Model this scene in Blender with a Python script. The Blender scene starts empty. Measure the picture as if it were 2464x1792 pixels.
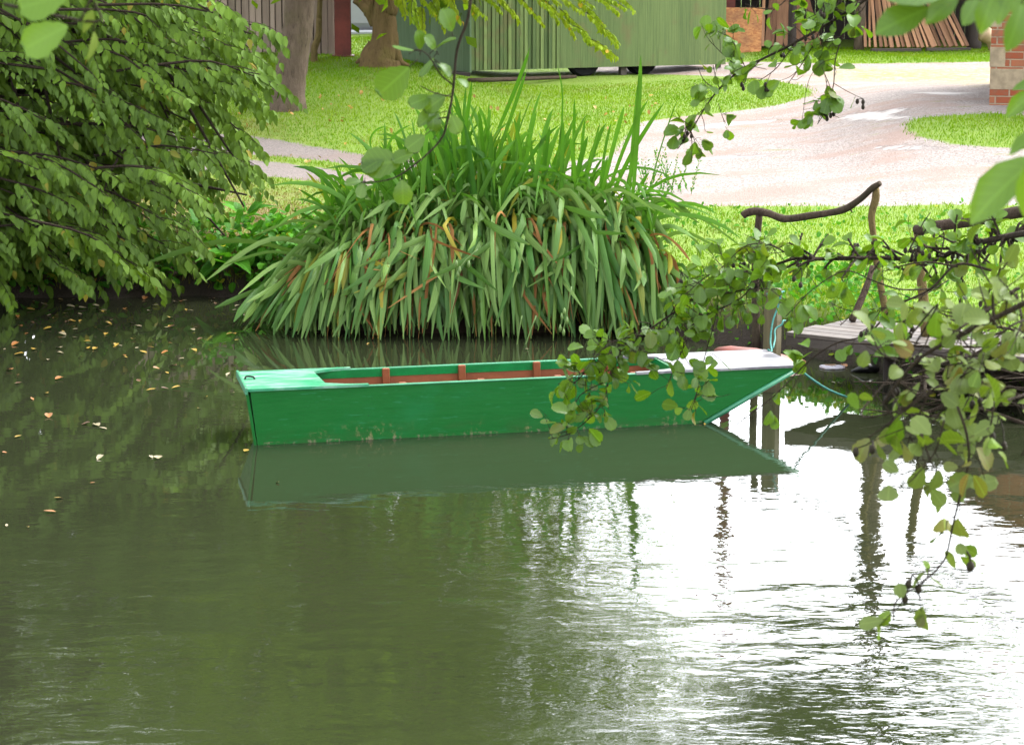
import bpy, math, random
import numpy as np
from math import sin, cos, tan, radians, pi
random.seed(7)
R = np.random.RandomState(11)
S = bpy.context.scene
C = S.collection
K = 2464 / 2267.0

# ------------------------------------------------------------------ camera model used to measure the place
F = 6000.0; H = 3.15; TH = radians(9.89)
O = np.array([0.0, 0.0, H])
def ray(px, py):
    x = (px - 1232) / F; y = -(py - 896) / F
    return np.array([x, cos(TH) + y * sin(TH), -sin(TH) + y * cos(TH)])
def at(px, py, Y):
    d = ray(px, py); return O + d * (Y / d[1])
def onz(px, py, z):
    d = ray(px, py); return O + d * ((z - H) / d[2])
def dat(x, y, Y): return at(x * K, y * K, Y)

# ------------------------------------------------------------------ ground shape (metres)
SX = [-9, -5, -2.3, -1.6, -0.6, 0.6, 1.4, 2.3, 3.0, 3.5, 4.2, 6]
SY = [21.2, 21.8, 22.0, 21.2, 20.5, 20.2, 19.6, 18.75, 17.6, 16.7, 15.0, 13.0]
def smooth(a, b, x):
    t = np.clip((x - a) / (b - a), 0, 1); return t * t * (3 - 2 * t)
def shore(x, y):
    x = np.asarray(x, float); y = np.asarray(y, float)
    sf = y - np.interp(x, SX, SY) + 0.06 * np.sin(x * 5.1 + 1) + 0.04 * np.sin(x * 11.7)
    sn = 4.5 - y
    sl = -10 - x
    sr = x - np.interp(y, [4, 12, 15, 17, 60], [6, 6, 5, 80, 80])
    return np.maximum(np.maximum(sf, sn), np.maximum(sl, sr))
def gz(x, y):
    x = np.asarray(x, float); y = np.asarray(y, float)
    s = shore(x, y)
    z = np.interp(s, [-4, -1, -.3, 0, .1, .35, 1.2, 4, 6, 10, 18, 24, 60, 140], [-1.3, -.9, -.4, -.03, .14, .33, .43, .58, .66, .85, 1.08, 1.2, 1.8, 3.0])
    z = z + 0.33 * smooth(27, 36, y) * smooth(0.3, -2.2, x)
    z = z + 0.22 * smooth(3.2, 5.0, x) * smooth(23, 28, y) * smooth(36, 31, y)
    z = z + 0.9 * smooth(5, 1, y)
    return z + (s > 0.1) * (0.02 * np.sin(x * 1.7 + y * .6) * np.sin(y * 1.1))
def ong(px, py):
    d = ray(px, py); t0, t1 = 10.0, 60.0
    ts = np.linspace(12, 60, 1500); P = O + d[None, :] * ts[:, None]
    below = P[:, 2] < gz(P[:, 0], P[:, 1])
    i = int(np.argmax(below)) if below.any() else len(ts) - 1
    return P[i]
def dong(x, y): return ong(x * K, y * K)

# ------------------------------------------------------------------ object helpers
def tag(o, label=None, cat=None, group=None, kind=None):
    if label: o['label'] = label
    if cat: o['category'] = cat
    if group: o['group'] = group
    if kind: o['kind'] = kind
    return o
def empty(name, loc, label=None, cat=None, group=None, rz=0):
    o = bpy.data.objects.new(name, None); C.objects.link(o)
    o.location = [float(a) for a in loc]; o.rotation_euler = (0, 0, rz); o.empty_display_size = .1
    return tag(o, label, cat, group)
def make_mesh(name, V, faces, col=None, smooth_=True):
    """faces: list of index arrays of equal or mixed length"""
    me = bpy.data.meshes.new(name)
    V = np.asarray(V, np.float32)
    if isinstance(faces, np.ndarray):
        n, k = faces.shape
        me.vertices.add(len(V)); me.vertices.foreach_set('co', V.ravel())
        me.loops.add(n * k); me.loops.foreach_set('vertex_index', faces.astype(np.int32).ravel())
        me.polygons.add(n)
        me.polygons.foreach_set('loop_start', np.arange(0, n * k, k, dtype=np.int32))
        me.polygons.foreach_set('loop_total', np.full(n, k, np.int32))
        me.update(calc_edges=True)
    else:
        me.from_pydata(V.tolist(), [], [list(map(int, f)) for f in faces]); me.update()
    if smooth_:
        me.polygons.foreach_set('use_smooth', np.ones(len(me.polygons), bool))
    if col is not None:
        a = me.color_attributes.new('Col', 'FLOAT_COLOR', 'POINT')
        c = np.ones((len(V), 4), np.float32); c[:, :col.shape[1]] = col
        a.data.foreach_set('color', c.ravel())
    return me
def obj(name, V, faces, mat, parent=None, col=None, smooth_=True, local=False):
    V = np.asarray(V, float)
    if parent is not None and not local:
        V = V - np.array(parent.location)
    me = make_mesh(name, V, faces, col, smooth_)
    if mat is not None: me.materials.append(mat)
    o = bpy.data.objects.new(name, me); C.objects.link(o)
    if parent is not None: o.parent = parent
    return o

class MB:
    """collects boxes, tubes, lathes into one mesh"""
    def __init__(s): s.v = []; s.f = []; s.c = []; s.n = 0
    def add(s, V, Fc, c=0.5, c2=0.0):
        V = np.asarray(V, float); s.v.append(V); s.f += [[i + s.n for i in f] for f in Fc]
        s.c.append(np.tile([c, c2, 0], (len(V), 1))); s.n += len(V); return s
    def box(s, c, size, axes=None, col=0.5, bevel=0.0, c2=0.0):
        c = np.asarray(c, float); hx, hy, hz = [a / 2 for a in size]
        ax = np.eye(3) if axes is None else np.asarray(axes, float)
        if bevel <= 0:
            L = np.array([[x, y, z] for z in (-hz, hz) for y in (-hy, hy) for x in (-hx, hx)])
            Fc = [[0, 2, 3, 1], [4, 5, 7, 6], [0, 1, 5, 4], [2, 6, 7, 3], [0, 4, 6, 2], [1, 3, 7, 5]]
        else:
            b = min(bevel, hx * .9, hy * .9, hz * .9)
            ring = lambda a, bb, z: [[-a + b, -bb, z], [a - b, -bb, z], [a, -bb + b, z], [a, bb - b, z], [a - b, bb, z], [-a + b, bb, z], [-a, bb - b, z], [-a, -bb + b, z]]
            L = ring(hx - b, hy - b, -hz) + ring(hx, hy, -hz + b) + ring(hx, hy, hz - b) + ring(hx - b, hy - b, hz)
            L = np.array(L); Fc = [[7, 6, 5, 4, 3, 2, 1, 0], [24, 25, 26, 27, 28, 29, 30, 31]]
            for k in range(3):
                for i in range(8):
                    j = (i + 1) % 8; Fc.append([k * 8 + i, k * 8 + j, k * 8 + 8 + j, k * 8 + 8 + i])
        return s.add(c + L @ ax, Fc, col, c2)
    def tube(s, pts, rad, n=7, col=0.5, cap=True, res=3, wob=0.0):
        P = np.asarray(pts, float); rad = np.broadcast_to(np.asarray(rad, float), (len(P),)).copy()
        if len(P) > 2 and res > 1: P, rad = catmull(P, rad, res)
        T = np.gradient(P, axis=0); T /= np.linalg.norm(T, axis=1)[:, None] + 1e-9
        up = np.array([0, 0, 1.0]) if abs(T[0][2]) < .9 else np.array([1.0, 0, 0])
        V = []
        for i in range(len(P)):
            a = np.cross(T[i], up); a /= np.linalg.norm(a) + 1e-9; b = np.cross(a, T[i]); up = b
            rr = rad[i] * (1 + wob * R.uniform(-1, 1, n)) if wob else np.full(n, rad[i])
            for k in range(n):
                t = 2 * pi * k / n; V.append(P[i] + rr[k] * (cos(t) * a + sin(t) * b))
        Fc = []
        for i in range(len(P) - 1):
            for k in range(n):
                j = (k + 1) % n; Fc.append([i * n + k, i * n + j, i * n + n + j, i * n + n + k])
        if cap: Fc.append(list(range(n))[::-1]); Fc.append([(len(P) - 1) * n + k for k in range(n)])
        return s.add(V, Fc, col)
    def lathe(s, prof, c, axis='z', n=20, col=.5, axes=None):
        V = []; c = np.asarray(c, float)
        for r, h in prof:
            for k in range(n):
                t = 2 * pi * k / n; p = (r * cos(t), r * sin(t), h)
                if axis == 'y': p = (p[0], p[2], p[1])
                if axis == 'x': p = (p[2], p[0], p[1])
                V.append(c + (np.array(p) if axes is None else np.array(p) @ np.asarray(axes)))
        Fc = []
        for i in range(len(prof) - 1):
            for k in range(n):
                j = (k + 1) % n; Fc.append([i * n + k, i * n + j, i * n + n + j, i * n + n + k])
        Fc.append(list(range(n))[::-1]); Fc.append([(len(prof) - 1) * n + k for k in range(n)])
        return s.add(V, Fc, col)
    def build(s, name, mat, parent=None, local=False, smooth_=False):
        return obj(name, np.vstack(s.v), s.f, mat, parent, np.vstack(s.c), smooth_, local)
def catmull(P, rad, res):
    Q = np.vstack([2 * P[0] - P[1], P, 2 * P[-1] - P[-2]]); out = []; ro = []
    for i in range(len(P) - 1):
        p0, p1, p2, p3 = Q[i:i + 4]
        for k in range(res):
            t = k / res
            out.append(.5 * (2 * p1 + (p2 - p0) * t + (2 * p0 - 5 * p1 + 4 * p2 - p3) * t * t + (3 * p1 - p0 - 3 * p2 + p3) * t ** 3))
            ro.append(rad[i] * (1 - t) + rad[i + 1] * t)
    out.append(P[-1]); ro.append(rad[-1]); return np.array(out), np.array(ro)

# ------------------------------------------------------------------ materials
ALB = .5      # all base colours below are twice the real reflectance
class NT:
    def __init__(s, name):
        s.m = bpy.data.materials.new(name); s.m.use_nodes = True
        s.t = s.m.node_tree; s.t.nodes.clear()
        s.out = s.t.nodes.new('ShaderNodeOutputMaterial')
    def n(s, typ, ins=None, **kw):
        nd = s.t.nodes.new(typ)
        for k, v in kw.items(): setattr(nd, k, v)
        for k, v in (ins or {}).items():
            sock = nd.inputs[k]
            if isinstance(v, bpy.types.NodeSocket): s.t.links.new(v, sock)
            else:
                if sock.type == 'RGBA' and len(v) == 3: v = (*v, 1)
                sock.default_value = v
        return nd
    def obj(s): return s.n('ShaderNodeTexCoord').outputs['Object']
    def geo(s): return s.n('ShaderNodeNewGeometry')
    def mapv(s, vec, scale=(1, 1, 1), rot=(0, 0, 0)): return s.n('ShaderNodeMapping', {'Vector': vec, 'Scale': scale, 'Rotation': rot}).outputs[0]
    def noise(s, vec, scale=5, detail=4, rough=.6, dist=0): return s.n('ShaderNodeTexNoise', {'Vector': vec, 'Scale': scale, 'Detail': detail, 'Roughness': rough, 'Distortion': dist}).outputs[0]
    def mr(s, v, a, b, c=0, d=1, smoothstep=True):
        return s.n('ShaderNodeMapRange', {'Value': v, 'From Min': a, 'From Max': b, 'To Min': c, 'To Max': d}, interpolation_type='SMOOTHSTEP' if smoothstep else 'LINEAR').outputs[0]
    def mix(s, f, a, b): 
        nd = s.n('ShaderNodeMix', data_type='RGBA')
        for i, v in ((0, f), (6, a), (7, b)):
            if isinstance(v, bpy.types.NodeSocket): s.t.links.new(v, nd.inputs[i])
            else: nd.inputs[i].default_value = (*v, 1) if (i and len(v) == 3) else v
        return nd.outputs[2]
    def math(s, op, a, b=0.0, c=0.0):
        nd = s.n('ShaderNodeMath', operation=op)
        for i, v in enumerate((a, b, c)):
            if isinstance(v, bpy.types.NodeSocket): s.t.links.new(v, nd.inputs[i])
            else: nd.inputs[i].default_value = v
        return nd.outputs[0]
    def col(s): 
        a = s.n('ShaderNodeAttribute', attribute_name='Col'); x = s.n('ShaderNodeSeparateColor', {'Color': a.outputs['Color']})
        return x.outputs[0], x.outputs[1], x.outputs[2]
    def bump(s, h, dist=.01, strength=1.0, normal=None):
        i = {'Height': h, 'Distance': dist, 'Strength': strength}
        if normal is not None: i['Normal'] = normal
        return s.n('ShaderNodeBump', i).outputs[0]
    def alb(s, color):
        if not isinstance(color, bpy.types.NodeSocket): return tuple(a * ALB for a in color[:3]) + (1,)
        return s.n('ShaderNodeVectorMath', {0: color, 'Scale': ALB}, operation='SCALE').outputs[0]
    def pbsdf(s, color, rough=.6, normal=None, spec=.5, metal=0.0, ior=1.45, coat=0.0):
        color = s.alb(color)
        i = {'Base Color': color, 'Roughness': rough, 'Specular IOR Level': spec, 'Metallic': metal, 'IOR': ior, 'Coat Weight': coat}
        if normal is not None: i['Normal'] = normal
        return s.n('ShaderNodeBsdfPrincipled', i).outputs[0]
    def done(s, sh): s.t.links.new(sh, s.out.inputs[0]); return s.m

def leaf_mat(name, c1, c2, c3, transl=.35, rough=.42, under=None, tcol=None, spec=.5, veins=0.0):
    t = NT(name); at_ = t.n('ShaderNodeAttribute', attribute_name='Col'); x = t.n('ShaderNodeSeparateColor', {'Color': at_.outputs['Color']}); r, g, b = x.outputs; u = at_.outputs['Alpha']
    o = t.obj(); c = t.mix(r, c1, c2); c = t.mix(t.mr(g, .86, .97), c, c3)
    nz = t.noise(o, 30, 3); c = t.mix(t.math('MULTIPLY', nz, .25), c, c2)
    if veins:
        mid = t.mr(b, .02, .14, 1, 0); sv = t.math('SINE', t.math('MULTIPLY', t.math('SUBTRACT', u, t.math('MULTIPLY', b, .28)), 46.0)); sv = t.mr(sv, .78, 1.0)
        c = t.mix(t.math('MULTIPLY', t.math('MAXIMUM', mid, t.math('MULTIPLY', sv, .6)), veins), c, tuple(min(1, a * 1.6 + .05) for a in c2))
        c = t.mix(t.mr(t.noise(o, 55, 2), .66, .74, 0, .6), c, (.14, .08, .02))
    else:
        st = t.math('SINE', t.math('MULTIPLY', b, 22.0)); c = t.mix(t.mr(st, -.2, 1, 0, .25), c, tuple(a * .5 for a in c1))
    if under is not None: c = t.mix(t.math('MULTIPLY', t.geo().outputs['Backfacing'], .6), c, under)
    df = t.n('ShaderNodeBsdfDiffuse', {'Color': t.alb(c)}).outputs[0]; gl = t.n('ShaderNodeBsdfGlossy', {'Color': (.9, .95, 1, 1), 'Roughness': rough}).outputs[0]
    p = t.n('ShaderNodeMixShader', {0: spec * .06, 1: df, 2: gl}).outputs[0]
    tc = t.mix(.5, c, tcol or c2)
    tr = t.n('ShaderNodeBsdfTranslucent', {'Color': t.alb(tc)}).outputs[0]
    return t.done(t.n('ShaderNodeMixShader', {0: transl, 1: p, 2: tr}).outputs[0])
def wood_mat(name, ca, cb, cc=None, streak=(9, 9, .7), rough=.75, bump=.004, axis_scale=1.0, spec=.3):
    t = NT(name); r, g, b = t.col(); o = t.obj()
    n1 = t.noise(t.mapv(o, streak), 3 * axis_scale, 6, .65); n2 = t.noise(o, 2.3, 3)
    f = t.math('ADD', t.math('MULTIPLY', r, .75), t.math('MULTIPLY', t.math('SUBTRACT', n1, .38), 1.0))
    c = t.mix(f, ca, cb)
    if cc is not None: c = t.mix(t.mr(n2, .52, .72), c, cc)
    fine = t.noise(t.mapv(o, tuple(a * 4 for a in streak)), 5 * axis_scale, 4)
    c = t.mix(t.mr(fine, .55, .8, 0, .45), c, tuple(a * .55 for a in ca))
    return t.done(t.pbsdf(c, rough, t.bump(n1, bump), spec=spec))
def bark_mat(name, ca, cb, moss=None, sc=14):
    t = NT(name); o = t.obj()
    n1 = t.noise(t.mapv(o, (1, 1, .35)), sc, 6, .7, .6); n2 = t.noise(o, 3, 3)
    c = t.mix(n1, ca, cb)
    if moss: c = t.mix(t.mr(n2, .45, .7, 0, .8), c, moss)
    c = t.mix(t.mr(t.noise(t.mapv(o, (1, 1, .2)), sc * 2.5, 4, .7), .5, .75, 0, .7), c, tuple(a * .45 for a in ca)); return t.done(t.pbsdf(c, .9, t.bump(n1, .06), spec=.12))
def plain_mat(name, c, rough=.5, spec=.5, var=.25, sc=6, metal=0.0, coat=0.0):
    t = NT(name); n1 = t.noise(t.obj(), sc, 5, .65)
    c_ = t.mix(t.mr(n1, .3, .7, 0, 1), c, tuple(a * (1 - var) for a in c))
    return t.done(t.pbsdf(c_, rough, t.bump(n1, .002), spec=spec, metal=metal, coat=coat))

M = {}
M['cherry_leaf'] = leaf_mat('cherry_leaf', (.01, .05, .002), (.145, .275, .007), (.55, .25, .02), .16, .42, under=(.12, .2, .03), tcol=(.2, .36, .004), spec=.13, veins=.35)
M['alder_leaf'] = leaf_mat('alder_leaf', (.024, .085, .003), (.14, .29, .01), (.19, .13, .01), .28, .3, under=(.08, .14, .025), tcol=(.24, .42, .004), spec=.3, veins=.4)
M['lime_leaf'] = leaf_mat('lime_leaf', (.17, .32, .006), (.36, .48, .01), (.6, .3, .02), .4, .5, tcol=(.45, .6, .006), spec=.15, veins=.3)
M['dull_leaf'] = leaf_mat('dull_leaf', (.045, .105, .007), (.16, .25, .022), (.17, .07, .025), .22, .38, under=(.14, .17, .055), tcol=(.22, .32, .01), spec=.22, veins=.45)
M['crown_leaf'] = leaf_mat('crown_leaf', (.05, .13, .006), (.2, .32, .012), (.3, .26, .03), .4, .5, tcol=(.3, .5, .008), spec=.1)
M['dock_leaf'] = leaf_mat('dock_leaf', (.03, .14, .01), (.09, .3, .015), (.5, .42, .03), .3, .42, tcol=(.14, .48, .01), spec=.15, veins=.4)
M['blade'] = leaf_mat('blade', (.028, .12, .012), (.2, .33, .075), (.42, .33, .03), .2, .42, tcol=(.13, .3, .015), spec=.18)
M['upright_blade'] = leaf_mat('upright_blade', (.018, .1, .005), (.12, .28, .03), (.35, .3, .02), .28, .42, tcol=(.14, .42, .008), spec=.15)
M['dead_blade'] = leaf_mat('dead_blade', (.16, .058, .013), (.38, .2, .065), (.07, .035, .015), .15, .7, spec=.08)
M['fallen_leaf'] = leaf_mat('fallen_leaf', (.42, .2, .03), (.5, .33, .05), (.2, .08, .02), .05, .5)
M['twig'] = bark_mat('twig', (.03, .02, .013), (.1, .075, .05), sc=40)
M['rail_bark'] = bark_mat('rail_bark', (.045, .03, .022), (.18, .125, .09), (.1, .085, .05), 25)
M['post_bark'] = bark_mat('post_bark', (.13, .095, .035), (.3, .22, .09), None, 18)
M['grey_bark'] = bark_mat('grey_bark', (.1, .07, .05), (.29, .215, .16), (.16, .13, .07), 14)
M['brown_bark'] = bark_mat('brown_bark', (.1, .066, .028), (.3, .2, .09), (.2, .16, .05), 9)
M['dark_wood'] = wood_mat('dark_wood', (.022, .016, .014), (.09, .065, .055))
M['plank'] = wood_mat('plank', (.15, .065, .035), (.72, .38, .2), None, (14, 14, .8))
M['deck'] = wood_mat('deck', (.055, .042, .033), (.145, .118, .098), None, (1.0, 12, 12), .62)
M['fence_wood'] = wood_mat('fence_wood', (.22, .155, .115), (.55, .42, .33), (.3, .26, .18), (12, 12, .5))
M['green_clad'] = wood_mat('green_clad', (.07, .125, .035), (.27, .36, .115), (.19, .19, .07), (14, 14, .5), .7)
M['green_dark_clad'] = wood_mat('green_dark_clad', (.08, .14, .06), (.19, .29, .14), (.14, .19, .08), (9, 9, .5), .7)
M['mooring_wood'] = wood_mat('mooring_wood', (.045, .045, .022), (.2, .16, .075), (.06, .075, .03), (16, 16, 1), .8)
M['osb'] = None
M['rubber'] = plain_mat('rubber', (.008, .008, .009), .85, .2)
M['hub'] = plain_mat('hub', (.18, .15, .11), .6)
M['red_steel'] = plain_mat('red_steel', (.27, .045, .028), .5, .4, .5, 3)
M['van_paint'] = plain_mat('van_paint', (.75, .74, .84), .3, .5, .06, 1)
M['van_white'] = plain_mat('van_white', (.8, .82, .86), .3, .5, .05, 1)
M['van_grey'] = plain_mat('van_grey', (.45, .46, .52), .45, .4, .1, 1)
M['orange_lamp'] = plain_mat('orange_lamp', (.8, .22, .03), .2)
M['pale_stone'] = plain_mat('pale_stone', (.5, .39, .26), .9, .2, .35, 9)
M['red_paint'] = plain_mat('red_paint', (.27, .06, .035), .6, .5, .45, 7)
M['rope'] = plain_mat('rope', (.05, .26, .22), .7, .3, .3, 90)
M['cone'] = plain_mat('cone', (.03, .022, .013), .8, .2)
M['pod'] = plain_mat('pod', (.15, .26, .05), .5)
M['disc'] = None
M['driftwood'] = plain_mat('driftwood', (.012, .011, .012), .3, .5)
M['straw_wood'] = plain_mat('straw_wood', (.6, .42, .24), .7)
M['soil'] = plain_mat('soil', (.03, .02, .012), .95, .1)

def mat_osb():
    t = NT('osb'); o = t.obj()
    v = t.n('ShaderNodeTexVoronoi', {'Vector': t.mapv(o, (1, 1, 2.0)), 'Scale': 22.0, 'Randomness': 1.0}).outputs['Color']
    g = t.n('ShaderNodeSeparateColor', {'Color': v}).outputs[0]
    c = t.mix(g, (.5, .16, .035), (.8, .36, .11)); c = t.mix(t.mr(t.noise(o, 2, 4), .5, .75, 0, .6), c, (.22, .09, .035))
    return t.done(t.pbsdf(c, .7))
M['osb'] = mat_osb()
def mat_disc():
    t = NT('disc'); o = t.obj(); n = t.noise(o, 9, 4)
    return t.done(t.pbsdf(t.mix(t.mr(n, .45, .62), (.34, .34, .4), (.17, .1, .06)), .25))
M['disc'] = mat_disc()

def mat_hull():
    t = NT('hull_paint'); o = t.obj(); x = t.n('ShaderNodeSeparateXYZ', {'Vector': o})
    n1 = t.noise(t.mapv(o, (.9, .9, 6)), 4, 5, .6); n2 = t.noise(o, 26, 4, .7); n3 = t.noise(t.mapv(o, (1, 1, 8), (0, .16, 0)), 7, 3)
    c = t.mix(n1, (.003, .12, .015), (.006, .165, .024)); c = t.mix(t.mr(t.noise(o, 1.6, 5, .7), .5, .8, 0, .5), c, (.01, .2, .06)); c = t.mix(t.mr(t.noise(t.mapv(o, (40, 1, 1.2)), 2, 3), .62, .8, 0, .25), c, (.01, .07, .02))
    c = t.mix(t.mr(n3, .63, .66, 0, .35), c, (.04, .27, .12))                        # faint scratches
    low = t.mr(x.outputs[2], .14, .02, 0, 1); scuff = t.math('MULTIPLY', t.math('MULTIPLY', t.mr(n2, .52, .66), low), t.mr(t.noise(o, 2.1, 2), .5, .62)); c = t.mix(t.math('MULTIPLY', low, t.mr(t.noise(t.mapv(o, (1, 1, 3)), 5, 4), .4, .7, 0, .5)), c, (.03, .1, .02))
    c = t.mix(t.math('MULTIPLY', scuff, .75), c, (.3, .26, .12))                     # worn patches by the waterline
    sp = t.n('ShaderNodeTexVoronoi', {'Vector': o, 'Scale': 9.0}).outputs['Distance']
    c = t.mix(t.mr(sp, .045, .03, 0, .7), c, (.02, .05, .03))                         # nail heads
    line = t.mr(x.outputs[2], .02, .014, 0, .8); c = t.mix(t.math('MULTIPLY', line, t.mr(n2, .5, .66)), c, (.24, .22, .13))
    return t.done(t.pbsdf(c, t.mr(n1, .3, .7, .32, .45), t.bump(n1, .0015), spec=.3))
M['hull'] = mat_hull()
def mat_deck(name, base, worn, amt, rough):
    t = NT(name); o = t.obj(); n1 = t.noise(t.mapv(o, (1.2, 5, 1)), 3.2, 6, .65); n2 = t.noise(o, 3, 3)
    c = t.mix(t.mr(n1, .5 - amt, .68 - amt * .5), base, worn)
    return t.done(t.pbsdf(c, t.mr(n2, .35, .65, rough, rough + .2), t.bump(n1, .002), spec=.4))
M['stern_deck'] = mat_deck('stern_deck_paint', (.02, .27, .12), (.2, .38, .28), .1, .3)
M['bow_deck'] = mat_deck('bow_deck_paint', (.13, .125, .14), (.32, .32, .33), .08, .3)
M['inwale'] = plain_mat('inwale_paint', (.0, .21, .045), .35, .3, .3, 8)
M['rim'] = plain_mat('rim_paint', (.05, .3, .15), .35, .5, .3, 12)
M['inside'] = plain_mat('inside_paint', (.29, .085, .03), .55, .2, .3, 5)

def mat_brick():
    t = NT('brick'); o = t.obj(); sw = t.n('ShaderNodeSeparateXYZ', {'Vector': o})
    cb = t.n('ShaderNodeCombineXYZ', {'X': t.math('ADD', sw.outputs[0], sw.outputs[1]), 'Y': sw.outputs[2], 'Z': 0.0}).outputs[0]
    b = t.n('ShaderNodeTexBrick', {'Vector': cb, 'Color1': (.36, .095, .045, 1), 'Color2': (.5, .2, .105, 1), 'Mortar': (.46, .35, .24, 1), 'Scale': 1.0, 'Mortar Size': .008, 'Mortar Smooth': .3, 'Bias': -.2, 'Brick Width': .23, 'Row Height': .085})
    n = t.noise(o, 7, 5, .7); n2 = t.noise(o, 2.2, 3)
    c = t.mix(t.mr(n, .45, .7, 0, .8), b.outputs[0], (.24, .14, .09)); c = t.mix(t.mr(n2, .55, .7, 0, .5), c, (.36, .25, .15))
    h = t.math('ADD', t.math('MULTIPLY', b.outputs[1], -1.0), t.math('MULTIPLY', n, .3))
    return t.done(t.pbsdf(c, .9, t.bump(h, .012), spec=.2))
M['brick'] = mat_brick()

def mat_water():
    t = NT('pond_water'); o = t.obj(); s = t.n('ShaderNodeSeparateXYZ', {'Vector': o})
    w1 = t.noise(t.mapv(o, (1, 1.5, 1), (0, 0, .18)), 4.2, 2, .5, .3)      # hand-wide ripples
    w2 = t.noise(t.mapv(o, (1, 1.7, 1), (0, 0, .25)), 11, 3, .55, .3)       # cat's paws
    w3 = t.noise(t.mapv(o, (1, 2.2, 1), (0, 0, -.12)), 1.3, 2, .5)
    patch = t.mr(t.noise(t.mapv(o, (.6, 1, 1)), .55, 2), .35, .65, .35, 1.25)
    calm = t.n('ShaderNodeFloatCurve', {'Value': t.mr(s.outputs[1], 8, 22, 0, 1, False)})
    cv = calm.mapping.curves[0]
    for i, (x, y) in enumerate([(0, 1.15), (.2, .68), (.36, .25), (.5, .09), (.62, .07), (1, .055)]):
        if i == 0: cv.points[0].location = (x, y)
        elif i == 5: cv.points[1].location = (x, y)
        else: cv.points.new(x, y)
    calm.mapping.update()
    amp = t.math('MULTIPLY', calm.outputs[0], patch)
    hgt = t.math('ADD', t.math('MULTIPLY', w1, 1.0), t.math('ADD', t.math('MULTIPLY', w2, .26), t.math('MULTIPLY', w3, 1.6)))
    hgt = t.math('MULTIPLY', hgt, amp)
    nb = t.bump(hgt, WATER_AMP)
    murk = t.mix(t.noise(o, .4, 3), (.019, .024, .011), (.026, .031, .015))
    p = t.pbsdf(murk, .015, nb, spec=.5, ior=1.48)
    return t.done(p)
WATER_AMP = .0095
M['water'] = mat_water()

def mat_ground():
    t = NT('ground'); o = t.obj(); dr, sheen, sh = t.col()      # drive mask, painted sky-sheen mask, shore soil mask
    a2 = t.n('ShaderNodeAttribute', attribute_name='Tint'); tx = t.n('ShaderNodeSeparateColor', {'Color': a2.outputs['Color']})
    leafy, dry, grey = tx.outputs
    nf = t.noise(o, 5, 5, .65); nl = t.noise(t.mapv(o, (.5, 1, 1)), 1.1, 4, .6); nv = t.noise(o, 45, 3, .7)
    grass = t.mix(nf, (.13, .25, .01), (.24, .36, .014)); grass = t.mix(t.math('MULTIPLY', dry, t.mr(nf, .3, .6)), grass, (.2, .13, .05))
    vor = t.n('ShaderNodeTexVoronoi', {'Vector': o, 'Scale': 60.0}).outputs['Color']; vg = t.n('ShaderNodeSeparateColor', {'Color': vor}).outputs[0]
    gravel = t.mix(vg, (.2, .165, .15), (.5, .43, .39))
    gravel = t.mix(t.mr(nl, .46, .62, 0, .75), gravel, (.34, .22, .175))           # red-brown wheel tracks
    gravel = t.mix(t.mr(nv, .62, .72, 0, .7), gravel, (.46, .41, .38))
    gravel = t.mix(t.math('MULTIPLY', leafy, t.mr(t.noise(o, 9, 4), .42, .6)), gravel, (.45, .38, .07))
    gravel = t.mix(t.math('MULTIPLY', grey, .62), gravel, (.17, .135, .125))
    weedy = t.mr(t.noise(t.mapv(o, (.7, 1.4, 1)), 2.6, 4), .63, .7, 0, .6); gravel = t.mix(weedy, gravel, (.24, .25, .08))
    painted_sheen = t.math('MULTIPLY', t.mr(t.math('ADD', sheen, t.math('MULTIPLY', t.math('SUBTRACT', t.noise(t.mapv(o, (.5, 2, 1)), 7, 5, .7), .5), 2.6)), .35, .75), t.mr(sheen, .1, .5))
    gravel = t.mix(painted_sheen, gravel, (.44, .395, .365))  # white sky sheen on the drive, put into the gravel colour as pale patches
    m = t.mr(t.math('ADD', dr, t.math('MULTIPLY', t.math('SUBTRACT', nf, .5), .35)), .42, .58)
    c = t.mix(m, grass, gravel)
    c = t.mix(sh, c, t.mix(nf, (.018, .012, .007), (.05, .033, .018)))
    rough = t.math('SUBTRACT', .9, t.math('MULTIPLY', t.math('MULTIPLY', painted_sheen, m), .2))
    b = t.bump(t.math('MULTIPLY', t.math('ADD', vg, nv), t.math('SUBTRACT', 1.0, painted_sheen)), .02)
    return t.done(t.pbsdf(c, rough, b, spec=.4))
M['ground'] = mat_ground()
def mat_grass():
    t = NT('grass'); r, g, b = t.col()
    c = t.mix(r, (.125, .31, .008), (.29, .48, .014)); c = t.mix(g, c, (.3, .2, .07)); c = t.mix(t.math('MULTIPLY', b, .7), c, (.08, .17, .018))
    p = t.n('ShaderNodeBsdfDiffuse', {'Color': t.alb(c)}).outputs[0]; tr = t.n('ShaderNodeBsdfTranslucent', {'Color': t.alb(c)}).outputs[0]
    return t.done(t.n('ShaderNodeMixShader', {0: .35, 1: p, 2: tr}).outputs[0])
M['grass'] = mat_grass()

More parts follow.
